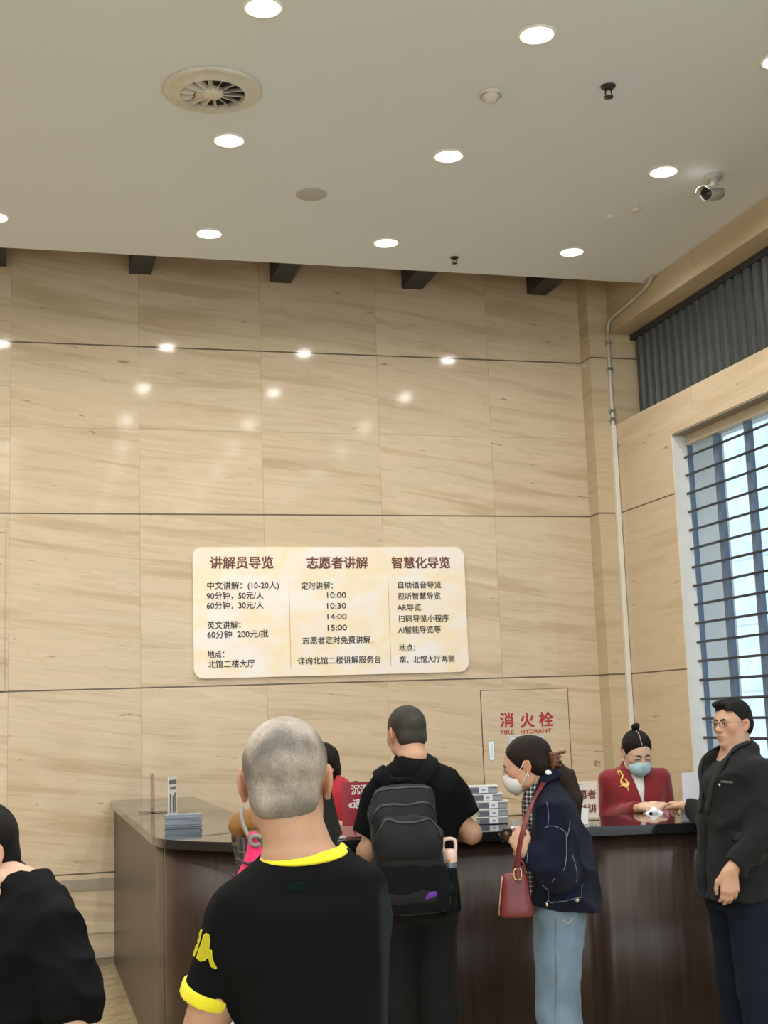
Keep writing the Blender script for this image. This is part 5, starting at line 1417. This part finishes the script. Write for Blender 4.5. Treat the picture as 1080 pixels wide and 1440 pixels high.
    for y in (-.033, .033):
        MB().lathe([(.026, -.004), (.031, 0), (.026, .004), (.023, 0), (.026, -.004)], (0, y, 0), 24, np.array(Matrix.Rotation(math.radians(90), 3, 'Y'))).build('rim', m_fr, sg, True)
        MB().lathe([(.0005, .0015), (.025, .001), (.025, -.001), (.0005, -.0015)], (0, y, 0), 20, np.array(Matrix.Rotation(math.radians(90), 3, 'Y'))).build('lens', m_ln, sg, True)
        MB().tube(spline([(0, y*1.9, .01), (-.03, y*1.85, .008), (-.07, y*1.5, -.005)], 5), .0028, 6).build('temple', m_fr, sg, True)
        for k_ in range(7):
            a_ = k_*.9; MB().lathe([(.0005, -.003), (.0032, 0), (.0005, .003)], (-.004, y+.029*math.cos(a_), .029*math.sin(a_)), 6).build('rhinestone', mat('rhinestone', (.8, .75, .85), .05, metal=.8), sg)
denim_woman()
# ------------------------------------------------------------------ member of staff in the maroon jacket
def staff_woman():
    p = Person('woman', 893, 7.36, 192, 'person in a maroon jacket and blue face mask standing behind the counter', 1110)
    P = p.P
    hc = P(892, 1058); fr = Frame((hc[0], .055, hc[2]), turn=8, nod=24, scale=.955)
    B = Blob(.009, [((-.25, .12, 1.05), (.25, .48, 1.26), .0045), ((-.2, -.1, 1.30), (.2, .25, 1.66), .0045)])
    nb = np.array((0, -.02, 1.335)); B.cap(fr.out((0, -.034, -.045)), nb, .041, .05, .02); head(B, fr, .96, jaw=.93)
    B.loft([(1.35, 0, -.02, .05, .045), (1.31, 0, -.015, .10, .06), (1.25, 0, -.005, .135, .08), (1.1, 0, .01, .115, .095), (.98, 0, .005, .11, .09), (.80, 0, 0, .15, .10)], .04)
    sr = np.array((.148, -.01, 1.285)); er = P(857, 1151, .02); wr_ = np.array((.045, .30, 1.155))
    sl = np.array((-.148, -.01, 1.285)); el = P(939, 1151, .02); wl = np.array((-.075, .30, 1.153))
    B.chain([sr, er, wr_], [.036, .034, .023], .02); B.chain([sl, el, wl], [.036, .034, .023], .02)
    hand(B, wr_, (-.75, .55, .10), (.25, .35, .9), -1, (28, 38, 25), .88); hand(B, wl, (.70, .55, .12), (-.2, .3, .9), 1, (28, 38, 25), .88)
    for sx in (-1, 1): leg(B, (sx*.08, 0, .78), (sx*.085, .01, .43), (sx*.085, -.01, .08), (sx*.09, .12, .03))
    body = B.build('body', SKIN_L, p.root); tone(body, fr, LIPS); eyes(fr, p.root, open_=.35); brows(fr, p.root, m_hairb)
    face_mask(fr, p.root, cloth('pale_blue_mask', (.42, .60, .66), .8, var=.03, sheen=0, bump=.15, bscale=900), big=1.02)
    H = Blob(.004); H.ell((0, -.014, .032), (.082, .104, .094), .01).ell((0, -.06, -.02), (.070, .052, .05), .02)
    H.cut((0, .066, .050), (0, 1, -.62), .006)
    for sx in (-1, 1):
        H.cut((0, .032, -.01), (0, .8, -.5), .006, (min(0, sx*.2), -.06, -.10), (max(0, sx*.2), .12, .02)); H.ell((sx*.087, -.004, -.008), (.03, .020, .032), .004, 's')
    H.cut((0, -.06, -.075), (0, .25, -1), .006)
    H.cap((.008, .075, .085), (.004, -.02, .128), .0035, .003, .004, 's')
    H.folds(.0035, 24, 5, stretch=(1, .35, .5)); hair = H.build('parted_hair', m_hairb, p.root, post=fr)
    th = bvh_of(hair); Q, N_ = drape(spline([fr.out(v_) for v_ in ((.006, .098, .085), (.007, .075, .108), (.008, .045, .125), (.008, .01, .135), (.006, -.03, .135))], 5), th, .0004)
    MB().ribbon(Q, N_, .0045, .0016).build('parting', mat('scalp', (.36, .25, .19), .6), hair, True)
    H = Blob(.004); H.ell((0, -.055, .130), (.024, .024, .022), .01).ell((.014, -.048, .140), (.012, .016, .012), .006).ell((-.014, -.06, .140), (.012, .014, .012), .006); H.build('hair_bun', m_hairb, hair, post=fr)
    S = Blob(.006); S.loft([(1.365, 0, -.01, .046, .046), (1.33, 0, .0, .054, .060), (1.27, 0, .008, .060, .085), (1.15, 0, .010, .07, .105), (.98, 0, .010, .08, .106)], .02).cut((0, .045, 1.352), (0, .8, 1), .004); S.folds(.006, 12, 2)
    S.build('white_blouse', cloth('white_cotton', (.72, .70, .66), .8, var=.03), p.root)
    m_mar = cloth('maroon_suiting', (.20, .014, .018), .75, var=.06, vscale=12, bump=.15, bscale=600, sheen=.2)
    J = Blob(.006)
    J.loft([(1.380, 0, -.022, .054, .054), (1.355, 0, -.02, .066, .062), (1.334, 0, -.018, .110, .074), (1.312, 0, -.012, .145, .085), (1.27, 0, -.004, .160, .100), (1.18, 0, .008, .150, .118), (1.08, 0, .008, .140, .112), (.95, 0, .0, .155, .115), (.78, 0, 0, .18, .125)], .025)
    cr, cl = wr_+(er-wr_)*.12, wl+(el-wl)*.12
    J.chain([sr, er, cr], [.052, .047, .037], .03, flat=2); J.chain([sl, el, cl], [.052, .047, .037], .03, flat=2)
    # V neckline: opened down to the waist in a narrow wedge
    def wedge(X, Y, Z):
        w_ = .004+np.clip((Z-1.165)/.19, 0, 1)*.040; x = np.abs(X+.012*np.clip((1.36-Z)/.2, 0, 1)); return np.maximum(x-w_, -(Y-.03))*.9
    J._add(wedge, (-.07, .03, .78), (.07, .2, 1.42), .004, 's', None)
    J.cut((0, -.01, 1.378), (0, .5, 1), .004, (-.1, -.1, 1.33), (.1, .1, 1.45))
    J.folds(.010, 8, 6, stretch=(1, 1, .7)); jac = J.build('maroon_jacket', m_mar, p.root)
    z6 = lambda L: [(820+x/4.154, 960+y/4.154) for x, y in L]
    m_gold = mat('gold_thread', (.62, .40, .10), .35, metal=.4)
    tr = bvh_of(jac); fwd = np.array((0, -1, 0))
    def emb(L, w_):
        pts = []
        for x, y in z6(L):
            o_ = P(x, y, -.4); d_ = P(x, y, 0)-o_; d_ /= np.linalg.norm(d_); h_ = tr.ray_cast(Vector(o_), Vector(d_))
            if h_[0] is not None: pts.append(np.array(h_[0])+np.array(h_[1])*.002)
        q = spline(pts, 6); n_ = [np.array(tr.find_nearest(Vector(x))[1]) for x in q]
        MB().ribbon(q, n_, w_, .002).build('gold_emblem', m_gold, jac, True)
    emb([(206, 527), (202, 518), (214, 516), (224, 528), (232, 546), (226, 562), (222, 580), (230, 596), (246, 600), (258, 592), (258, 578), (244, 562)], .008)
    emb([(222, 588), (240, 606), (256, 606), (266, 596), (266, 584)], .009); emb([(214, 608), (230, 602), (248, 606), (262, 618), (266, 636)], .006); emb([(228, 578), (238, 590), (250, 590)], .005); emb([(202, 530), (212, 536), (214, 542)], .004)
    T = Blob(.009); T.loft([(.98, 0, .0, .135, .10), (.84, 0, -.005, .165, .115), (.45, 0, 0, .17, .12), (.40, 0, 0, .165, .12)], .03); T.build('skirt', m_mar, p.root)
    for sx in (-1, 1): shoe(p.root, (sx*.085, -.01, .08), (sx*.09, .12, .03), m_shoe, m_sole)
    # what she holds: a white audio guide with its earpiece, and a pink slip
    g_ = P(919, 1143, -.40)
    au = empty('audio_guide', p.world(g_), -p.a, 'white audio guide handset passed across the counter in both hands', 'audio guide')
    m_w = mat('white_gloss', (.80, .80, .82), .25)
    K = Blob(.003); K.chain([(.032, 0, -.008), (-.004, 0, .006), (-.034, 0, -.006)], [.013, .019, .017], .01).ell((-.03, .01, -.016), (.016, .012, .014), .008).ell((.0, .0, .02), (.012, .012, .010), .01); K.build('shell', m_w, au)
    K = Blob(.002); K.ell((.018, .016, .0), (.010, .006, .007), .002); K.build('earpiece', mat('black_pad', (.02, .02, .022), .5), au)
    q = P(934, 1143, -.36); o = empty('pink_slip', p.world(q), -p.a, 'small pink slip of paper between the white handset and the reaching hand', 'paper')
    MB().box((-.03, -.0006, -.03), (.03, .0006, .028), np.array(Matrix.Rotation(.3, 3, 'Y')), (0, 0, 0)).build('sheet', mat('pink_paper', (.48, .13, .20), .6), o)
staff_woman()

# ------------------------------------------------------------------ man in the dark jacket and glasses
def suit_man():
    p = Person('man', 1062, 5.95, -88, 'person in glasses and a dark grey jacket reaching over the counter by the window')
    P = p.P
    hc = P(1028, 1024); fr = Frame(P(1030, 1018), turn=22, nod=1, scale=.875)
    B = Blob(.009, [((-.40, -.3, .72), (.1, .5, 1.0), .0045), ((-.1, .0, 1.15), (.7, .7, 1.36), .0045), ((-.2, -.12, 1.42), (.2, .32, 1.76), .0042)])
    nb = np.array((0, P(1036, 1066)[1], 1.465)); B.cap(fr.out((0, -.036, -.03)), nb, .050, .056, .014); head(B, fr, 1.0, jaw=1.0)
    q = lambda px, py: P(px, py)[1]
    cy = q(1033, 1110)
    B.loft([(1.49, 0, nb[1], .05, .05), (1.45, 0, nb[1], .10, .065), (1.38, 0, cy, .155, .09), (1.2, 0, q(1031, 1140), .14, .10), (1.0, 0, q(1033, 1210), .14, .10), (.86, 0, q(1038, 1265), .145, .105)], .04)
    sr = np.array((.175, cy-.01, 1.415)); er = P(1004, 1153, .22); wr_ = P(968, 1135, .40)
    B.chain([sr, er, wr_], [.046, .042, .028], .03)
    hand(B, wr_, P(940, 1131, .48)-wr_, (.45, -.1, .9), -1, (35, 45, 30), .92, fan=[(20, 30, 20), (45, 50, 30), (55, 60, 40), (60, 60, 40)])
    sl = np.array((-.168, cy-.03, 1.375)); el = P(1074, 1172, -.20); wl = P(1027, 1224, -.25)
    B.chain([sl, el, wl], [.046, .042, .028], .03)
    hand(B, wl, (-.05, .12, -1), (-1, .15, -.1), 1, (22, 32, 20), 1.0)
    kn = q(1050, 1370); an = q(1066, 1500)
    for sx in (-1, 1): leg(B, (sx*.09, q(1038, 1275), .86), (sx*.10, kn, .48), (sx*.11, an, .08), (sx*.12, an+.15, .03))
    body = B.build('body', SKIN, p.root); tone(body, fr, LIPS); eyes(fr, p.root, gaze=-.2, open_=.9); brows(fr, p.root, m_hairb)
    H = Blob(.004); H.ell((0, -.014, .034), (.081, .102, .094), .01).ell((0, -.055, -.015), (.072, .054, .055), .02)
    H.ell((.016, .052, .100), (.052, .042, .022), .02).ell((-.040, .066, .070), (.022, .020, .026), .014)
    H.cut((0, .082, .054), (0, 1, -.60), .005)
    for sx in (-1, 1):
        H.cut((0, .040, .0), (0, 1, -.10), .005, (min(0, sx*.2), -.04, -.10), (max(0, sx*.2), .12, .045)); H.ell((sx*.087, -.004, -.008), (.03, .024, .036), .004, 's')
        H.cut((0, .012, -.025), (0, .5, -1), .004, (min(0, sx*.2), -.01, -.10), (max(0, sx*.2), .06, .0))
    H.cut((0, -.06, -.058), (0, .2, -1), .006); H.folds(.008, 26, 5, stretch=(1, .4, .6)); H.build('short_hair', m_hairb, p.root, post=fr)
    # glasses
    m_gf = mat('thin_glasses_frame', (.10, .08, .06), .25, metal=.7); G = MB()
    for sx in (-1, 1):
        r_ = [fr.out((sx*.033+.021*math.copysign(abs(math.cos(a_))**.75, math.cos(a_)), .114-abs(sx*.033+.021*math.cos(a_))*.16, .003+.0145*math.copysign(abs(math.sin(a_))**.75, math.sin(a_)))) for a_ in np.linspace(0, 2*math.pi, 29)]
        G.tube(r_, .0013, 6); G.tube(spline([fr.out((sx*.054, .104, .010)), fr.out((sx*.072, .085, .011)), fr.out((sx*.081, .02, .010)), fr.out((sx*.083, -.012, .002))], 5), .0013, 6)
    G.tube(spline([fr.out((-.012, .113, .006)), fr.out((0, .117, .009)), fr.out((.012, .113, .006))], 4), .0013, 6)
    gl = G.build('glasses', m_gf, p.root, True)
    # open-necked black shirt, jacket
    S = Blob(.006); S.loft([(1.505, 0, nb[1]+.002, .058, .056), (1.475, 0, nb[1]+.01, .072, .072), (1.40, 0, cy+.02, .11, .095), (1.2, 0, q(1022, 1140), .12, .10), (.95, 0, q(1022, 1225), .13, .105)], .02)
    S.cut((0, nb[1]+.02, 1.480), (0, .9, 1), .004); m_bs = cloth('black_shirt', (.008, .0085, .010), .8, sheen=.05); S.folds(.008, 9, 3); sh_ = S.build('shirt', m_bs, p.root)
    cen = np.array((0, nb[1]+.003, 1.503))
    angs = np.linspace(math.radians(75), math.radians(-255), 30)
    MB().ribbon([cen+np.array((.062*math.cos(a_), .060*math.sin(a_), -.018-.020*math.sin(a_))) for a_ in angs], [(math.cos(a_)*.9, math.sin(a_)*.9, .35) for a_ in angs], .042, .005).build('shirt_collar', m_bs, sh_, True)
    m_jk = cloth('charcoal_jacket', (.0125, .0135, .0145), .85, var=.12, vscale=10, bump=.25, bscale=600, sheen=.05, spec=.14)
    J = Blob(.0065)
    def js(py, f_, b_, rr):
        a_, c_ = P(f_, py)[1], P(b_, py)[1]; return (P(1030, py)[2], 0, (a_+c_)/2, rr, (a_-c_)/2)
    J.loft([(1.505, 0, nb[1]-.012, .066, .060), (1.485, 0, nb[1]-.01, .095, .075), (1.452, 0, cy-.005, .128, .092), (1.40, 0, cy, .170, .118), (1.22, 0, q(1029, 1140), .172, .128), (1.05, 0, q(1031, 1200), .175, .135), (.90, 0, q(1033, 1245), .195, .150), (.835, 0, q(1035, 1262), .195, .150)], .03)
    cr, cl = wr_+(er-wr_)*.10, wl+(el-wl)*.10
    J.chain([sr-np.array((.01, 0, .02)), er, cr], [.064, .058, .044], .04, flat=2); J.chain([sl, el, cl], [.066, .066, .050], .04, flat=2)
    def wedge(X, Y, Z):
        w_ = .006+np.clip((Z-1.18)/.30, 0, 1)*.070; return np.maximum(np.abs(X)-w_, -(Y-nb[1]-.02))*.9
    J._add(wedge, (-.09, nb[1]+.02, .80), (.09, .5, 1.56), .004, 's', None)
    J.cut((0, nb[1], 1.497), (0, .5, 1), .004, (-.09, -.2, 1.46), (.09, .3, 1.6)); J.cut((0, q(1035, 1262), .848), (0, .05, -1), .004, (-.22, -.25, .75), (.22, .30, .9))
    J.folds(.018, 8.5, 9, stretch=(1, 1, 1.2)); jac = J.build('jacket', m_jk, p.root)
    # lapels
    tr = bvh_of(jac)
    for sx in (-1, 1):
        ctrl = [(sx*.060, nb[1]-.03, 1.51), (sx*.082, nb[1]+.03, 1.475), (sx*.080, cy+.10, 1.40), (sx*.055, cy+.14, 1.30), (sx*.030, cy+.15, 1.21)]
        Q, N_ = drape(smooth_list(spline(ctrl, 6), 2), tr, .004); MB().ribbon(Q, smooth_list(N_, 5), [.038+.012*math.sin(math.pi*i/(len(Q)-1)) for i in range(len(Q))], .006).build('lapel', m_jk, jac, True)
    def rb(L, w_, name, m_, dd=-.3):
        pts = []
        for x, y in L:
            o_ = P(x, y, -.6); d_ = P(x, y, 0)-o_; d_ /= np.linalg.norm(d_); h_ = tr.ray_cast(Vector(o_), Vector(d_)); pts.append(np.array(h_[0])+np.array(h_[1])*.002 if h_[0] is not None else P(x, y, -.2))
        qq = smooth_list(spline(pts, 5), 1); n_ = [np.array(tr.find_nearest(Vector(x))[1]) for x in qq]; return MB().ribbon(qq, smooth_list(n_, 3), w_, .004).build(name, m_, jac, True)
    rb([(1014, 1099), (1022, 1099.5), (1031, 1100)], .010, 'breast_pocket', mat('grey_piping', (.09, .09, .09), .6))
    rb([(1016, 1172), (1030, 1174), (1043, 1178)], .040, 'pocket_flap', m_jk)
    b = Blob(.002); o_ = P(1012, 1104, -.6); d_ = P(1012, 1104, 0)-o_; d_ /= np.linalg.norm(d_); h_ = tr.ray_cast(Vector(o_), Vector(d_)); b.ell(np.array(h_[0]), (.006, .006, .009), .001); b.build('lapel_pin', mat('silver_pin', (.6, .6, .6), .25, metal=1), jac)
    T = Blob(.008); T.loft([(1.0, 0, q(1034, 1220), .150, .112), (.90, 0, q(1037, 1255), .165, .122), (.80, 0, q(1039, 1290), .170, .125)], .03)
    for sx in (-1, 1): T.chain([(sx*.085, q(1040, 1290), .82), (sx*.10, kn+.005, .48), (sx*.11, an+.005, .06)], [.098, .082, .068], .025, flat=2)
    T.folds(.010, 6, 8, stretch=(1, 1, .5)); T.build('trousers', cloth('navy_trousers', (.007, .011, .022), .85, spec=.14, sheen=.03, var=.10), p.root)
    for sx in (-1, 1): shoe(p.root, (sx*.11, an, .08), (sx*.12, an+.15, .03), m_shoe, m_sole)
suit_man()

# ------------------------------------------------------------------ volunteer in the red vest
def red_vest():
    p = Person('woman', 460, 7.05, -146, 'person with short dark hair in a red vest and blue lanyard behind the counter', 1130)
    P = p.P
    fr = Frame(P(450, 1079), turn=-24, nod=8, scale=.95)
    B = Blob(.009, [((-.2, -.12, 1.30), (.2, .25, 1.66), .005)])
    nb = np.array((0, -.02, 1.34)); B.cap(fr.out((0, -.03, -.05)), nb, .044, .052, .03); head(B, fr, .97)
    B.loft([(1.35, 0, -.02, .05, .045), (1.31, 0, -.015, .10, .06), (1.25, 0, -.005, .135, .08), (1.1, 0, .01, .12, .095), (.98, 0, .005, .12, .09), (.80, 0, 0, .15, .10)], .04)
    sg = []
    for sx in (-1, 1):
        s_, e_, w_ = np.array((sx*.155, -.01, 1.285)), np.array((sx*.20, .04, 1.06)), np.array((sx*.10, .24, 1.16)); sg.append((s_, e_, w_))
        B.chain([s_, e_, w_], [.036, .034, .024], .02); hand(B, w_, (-sx*.3, 1, -.02), (sx*.2, 0, 1), sx*-1, (22, 30, 20), .88)
        leg(B, (sx*.08, 0, .78), (sx*.085, .01, .43), (sx*.085, -.01, .08), (sx*.09, .12, .03))
    body = B.build('body', SKIN_L, p.root); tone(body, fr, LIPS); eyes(fr, p.root); brows(fr, p.root, m_hairbr)
    H = Blob(.0045); H.ell((0, -.016, .034), (.090, .110, .100), .01).ell((0, -.055, -.030), (.083, .062, .065), .02)
    H.cut((0, .070, .050), (0, 1, -.55), .006)
    for sx in (-1, 1):
        H.cut((0, .030, -.01), (0, 1, -.35), .006, (min(0, sx*.2), -.06, -.12), (max(0, sx*.2), .12, .025)); H.ell((sx*.092, .004, -.012), (.03, .020, .032), .004, 's')
    H.cut((0, -.06, -.098), (0, .15, -1), .008); H.folds(.008, 22, 5, stretch=(1, 1, .3)); H.build('bobbed_hair', m_hairbr, p.root, post=fr)
    b = Blob(.002)
    for sx in (-1, 1): b.ell(fr.out((sx*.080, .0, -.042)), .005, .001)
    b.build('earrings', mat('pearl_earring', (.8, .8, .78), .2), p.root)
    S = Blob(.007); S.loft([(1.372, 0, -.015, .055, .052), (1.345, 0, -.012, .085, .068), (1.31, 0, -.01, .135, .085), (1.25, 0, 0, .160, .102), (1.1, 0, .008, .150, .115), (.9, 0, 0, .165, .118)], .02)
    for s_, e_, w_ in sg: S.chain([s_, s_*.35+e_*.65], [.054, .050], .03, flat=2)
    S.folds(.008, 8, 3); S.build('black_shirt', m_blk, p.root)
    V = Blob(.007); V.loft([(1.365, 0, -.02, .075, .058), (1.335, 0, -.012, .115, .080), (1.30, 0, -.006, .140, .100), (1.25, 0, 0, .158, .115), (1.1, 0, .008, .165, .128), (.88, 0, .002, .18, .130)], .02)
    V.folds(.010, 8, 5)
    def wedge(X, Y, Z): return np.maximum(np.abs(X)-.003-np.clip((Z-1.15)/.22, 0, 1)*.055, -(Y-.02))*.9
    V._add(wedge, (-.06, .02, .85), (.06, .2, 1.40), .004, 's', None)
    V.build('red_vest', cloth('red_polyester', (.36, .012, .022), .6, var=.05, bump=.1), p.root)
    Q = []
    for a_ in np.linspace(0, 1, 30):
        an_ = -math.pi/2+2*math.pi*a_; Q.append(np.array((.070*math.cos(an_), -.01+.075*math.sin(an_), 1.365-.075*max(0, math.sin(an_))**1.0)))
    MB().ribbon(Q, [(x[0], x[1], .5) for x in Q], .014, .004).build('lanyard', mat('blue_ribbon', (.02, .09, .55), .6), p.root, True)
    T = Blob(.009); T.loft([(.95, 0, .0, .14, .105), (.80, 0, -.005, .165, .12)], .03)
    for sx in (-1, 1): T.chain([(sx*.08, 0, .80), (sx*.085, .01, .43), (sx*.085, -.005, .08)], [.09, .07, .06], .03, flat=2); shoe(p.root, (sx*.085, -.01, .08), (sx*.09, .12, .03), m_shoe, m_sole)
    T.build('trousers', m_blk, p.root)
red_vest()

# ------------------------------------------------------------------ visitor in mustard and plaid, mostly hidden
def mustard_visitor():
    p = Person('woman', 388, 5.60, 20, 'person in a mustard top with plaid below, hidden behind the grey-haired head', 1150)
    P = p.P
    fr = Frame(P(400, 1093, .04), turn=-4, nod=14, scale=.92)
    B = Blob(.009, [((-.2, -.12, 1.25), (.2, .25, 1.6), .005)])
    nb = np.array((0, -.02, 1.315)); B.cap(fr.out((0, -.03, -.05)), nb, .043, .05, .03); head(B, fr, .96)
    B.loft([(1.32, 0, -.02, .05, .045), (1.28, 0, -.015, .09, .06), (1.22, 0, -.005, .125, .08), (1.05, 0, .01, .11, .095), (.95, 0, .005, .11, .09), (.78, 0, 0, .14, .10)], .04)
    sg = []
    for sx in (-1, 1):
        s_, e_, w_ = np.array((sx*.140, -.01, 1.255)), np.array((sx*.135, .13, 1.06)), np.array((sx*.06, .33, 1.165)); sg.append((s_, e_, w_))
        B.chain([s_, e_, w_], [.034, .032, .023], .02); hand(B, w_, (-sx*.3, 1, -.02), (sx*.2, 0, 1), sx*-1, (15, 20, 15), .85)
        leg(B, (sx*.08, 0, .76), (sx*.085, .01, .42), (sx*.085, -.01, .08), (sx*.09, .12, .03))
    body = B.build('body', SKIN_L, p.root); tone(body, fr, LIPS); eyes(fr, p.root); brows(fr, p.root, m_hairbr)
    H = Blob(.005); H.ell((0, -.016, .034), (.086, .108, .098), .01).ell((0, -.055, -.03), (.076, .056, .06), .02); H.cut((0, .070, .05), (0, 1, -.55), .006)
    for sx in (-1, 1): H.cut((0, .030, -.01), (0, 1, -.35), .006, (min(0, sx*.2), -.06, -.12), (max(0, sx*.2), .12, .025)); H.ell((sx*.09, .0, -.008), (.03, .02, .034), .004, 's')
    H.cut((0, -.06, -.085), (0, .15, -1), .008); H.build('dark_hair', m_hairbr, p.root, post=fr)
    m_pl = bpy.data.materials.new('dark_plaid'); m_pl.use_nodes = True
    t = NT(m_pl); bs = t.n['Principled BSDF']; tc = t.new('ShaderNodeTexCoord'); sp = t.new('ShaderNodeSeparateXYZ'); t.link(tc.outputs['Object'], sp.inputs[0])
    u = t.math('ADD', sp.outputs[0], t.math('MULTIPLY', sp.outputs[1], .7))
    def stp(v, pi_, w_, o_=0): return t.math('LESS_THAN', t.math('FRACT', t.math('DIVIDE', t.math('ADD', v, o_), pi_)), w_)
    c = t.mix(t.math('MULTIPLY', t.math('ADD', stp(u, .055, .45), stp(sp.outputs[2], .055, .45)), .5), (.014, .022, .040), (.050, .050, .055))
    c = t.mix(t.math('MULTIPLY', t.math('ADD', stp(u, .055, .08, .012), stp(sp.outputs[2], .055, .08, .012)), .5), c, (.24, .15, .08)); t.link(c, bs.inputs['Base Color']); bs.inputs['Roughness'].default_value = .9
    S = Blob(.007); S.loft([(1.20, 0, 0, .150, .110), (1.1, 0, .005, .155, .118), (.95, 0, .0, .150, .115), (.80, 0, 0, .17, .122), (.62, 0, 0, .19, .13)], .02)
    for s_, e_, w_ in sg: S.chain([s_*.7+e_*.3, e_, w_*.8+e_*.2], [.052, .050, .042], .03, flat=2)
    S.folds(.010, 9, 4); S.build('plaid_dress', m_pl, p.root)
    M_ = Blob(.007); M_.loft([(1.345, 0, -.02, .055, .05), (1.325, 0, -.02, .085, .065), (1.295, 0, -.012, .135, .088), (1.265, 0, -.004, .160, .108), (1.235, 0, .0, .168, .116)], .02)
    for s_, e_, w_ in sg: M_.chain([s_, s_*.86+e_*.14], [.050, .052], .04, flat=2)
    M_.folds(.008, 9, 4); M_.build('mustard_top', cloth('mustard_wool', (.26, .13, .030), .85, var=.08), p.root)
    for sx in (-1, 1): shoe(p.root, (sx*.085, -.01, .08), (sx*.09, .12, .03), m_shoe, m_sole)
    c_ = P(362, 1212, -.27)
    bg = empty('drawstring_bag', p.world(c_), -p.a, 'bright pink drawstring bag with a grey cord on the mustard top', 'bag')
    m_pk = cloth('hot_pink_nylon', (.78, .028, .14), .55, var=.10, bump=.15)
    K = Blob(.006); K.loft([(-.18, .01, 0, .12, .05), (-.11, .005, 0, .115, .055), (-.02, .0, 0, .075, .045), (.06, -.012, 0, .035, .026), (.095, -.018, 0, .022, .018), (.115, -.012, .0, .034, .022)], .02, rnd=.02).folds(.030, 11, 3, stretch=(1, 1, .35)); K.build('body', m_pk, bg)
    MB().tube(spline([(-.075, -.052, .02), (-.03, -.048, .0), (.02, -.05, .01)], 5), .006, 6).tube(spline([(-.09, -.058, -.04), (-.05, -.06, -.055), (.0, -.058, -.05)], 5), .006, 6).build('dark_trim', mat('dark_trim', (.06, .02, .04), .6), bg, True)
    q = lambda px, py, dd: P(px, py, dd)-c_
    m_cd = mat('grey_cord', (.22, .215, .20), .7)
    MB().tube(spline([q(341, 1137, -.10), q(339, 1146, -.17), q(343, 1162, -.20), q(350, 1176, -.24), (-.02, -.02, .10)], 6), .0085, 8).build('cord', m_cd, bg, True)
    MB().tube([q(360, 1182, -.30)+np.array((.022*math.cos(a_), 0, .018*math.sin(a_))) for a_ in np.linspace(.4, 5.6, 20)], .0085, 8).build('cord_ring', m_cd, bg, True)
mustard_visitor()

# ------------------------------------------------------------------ crinkled silver bag in front of the man on the phone
w0 = at(326, 1440, 3.10)
sb = empty('silver_bag', (w0[0], w0[1], 0.80), 0, 'crinkled silver foil bag hanging beside the yellow-cuffed sleeve', 'bag')
K = Blob(.006); K.loft([(.0, 0, 0, .06, .05), (.05, 0, 0, .068, .06), (.2, 0, 0, .06, .055), (.295, 0, 0, .052, .03)], .02, n=3, rnd=.02).folds(.03, 22, 3, stretch=(1, 1, .8))
K.build('foil_body', mat('silver_foil', (.72, .72, .72), .18, metal=1.0, bump=.6, bscale=40), sb, smooth=0)
for y in (-.022, .022): MB().tube(spline([(-.05, y, .29), (-.045, y, .37), (-.0, y, .40), (.045, y, .37), (.05, y, .29)], 6), .004, 6).build('handle', mat('grey_handle', (.3, .3, .3), .6), sb, True)
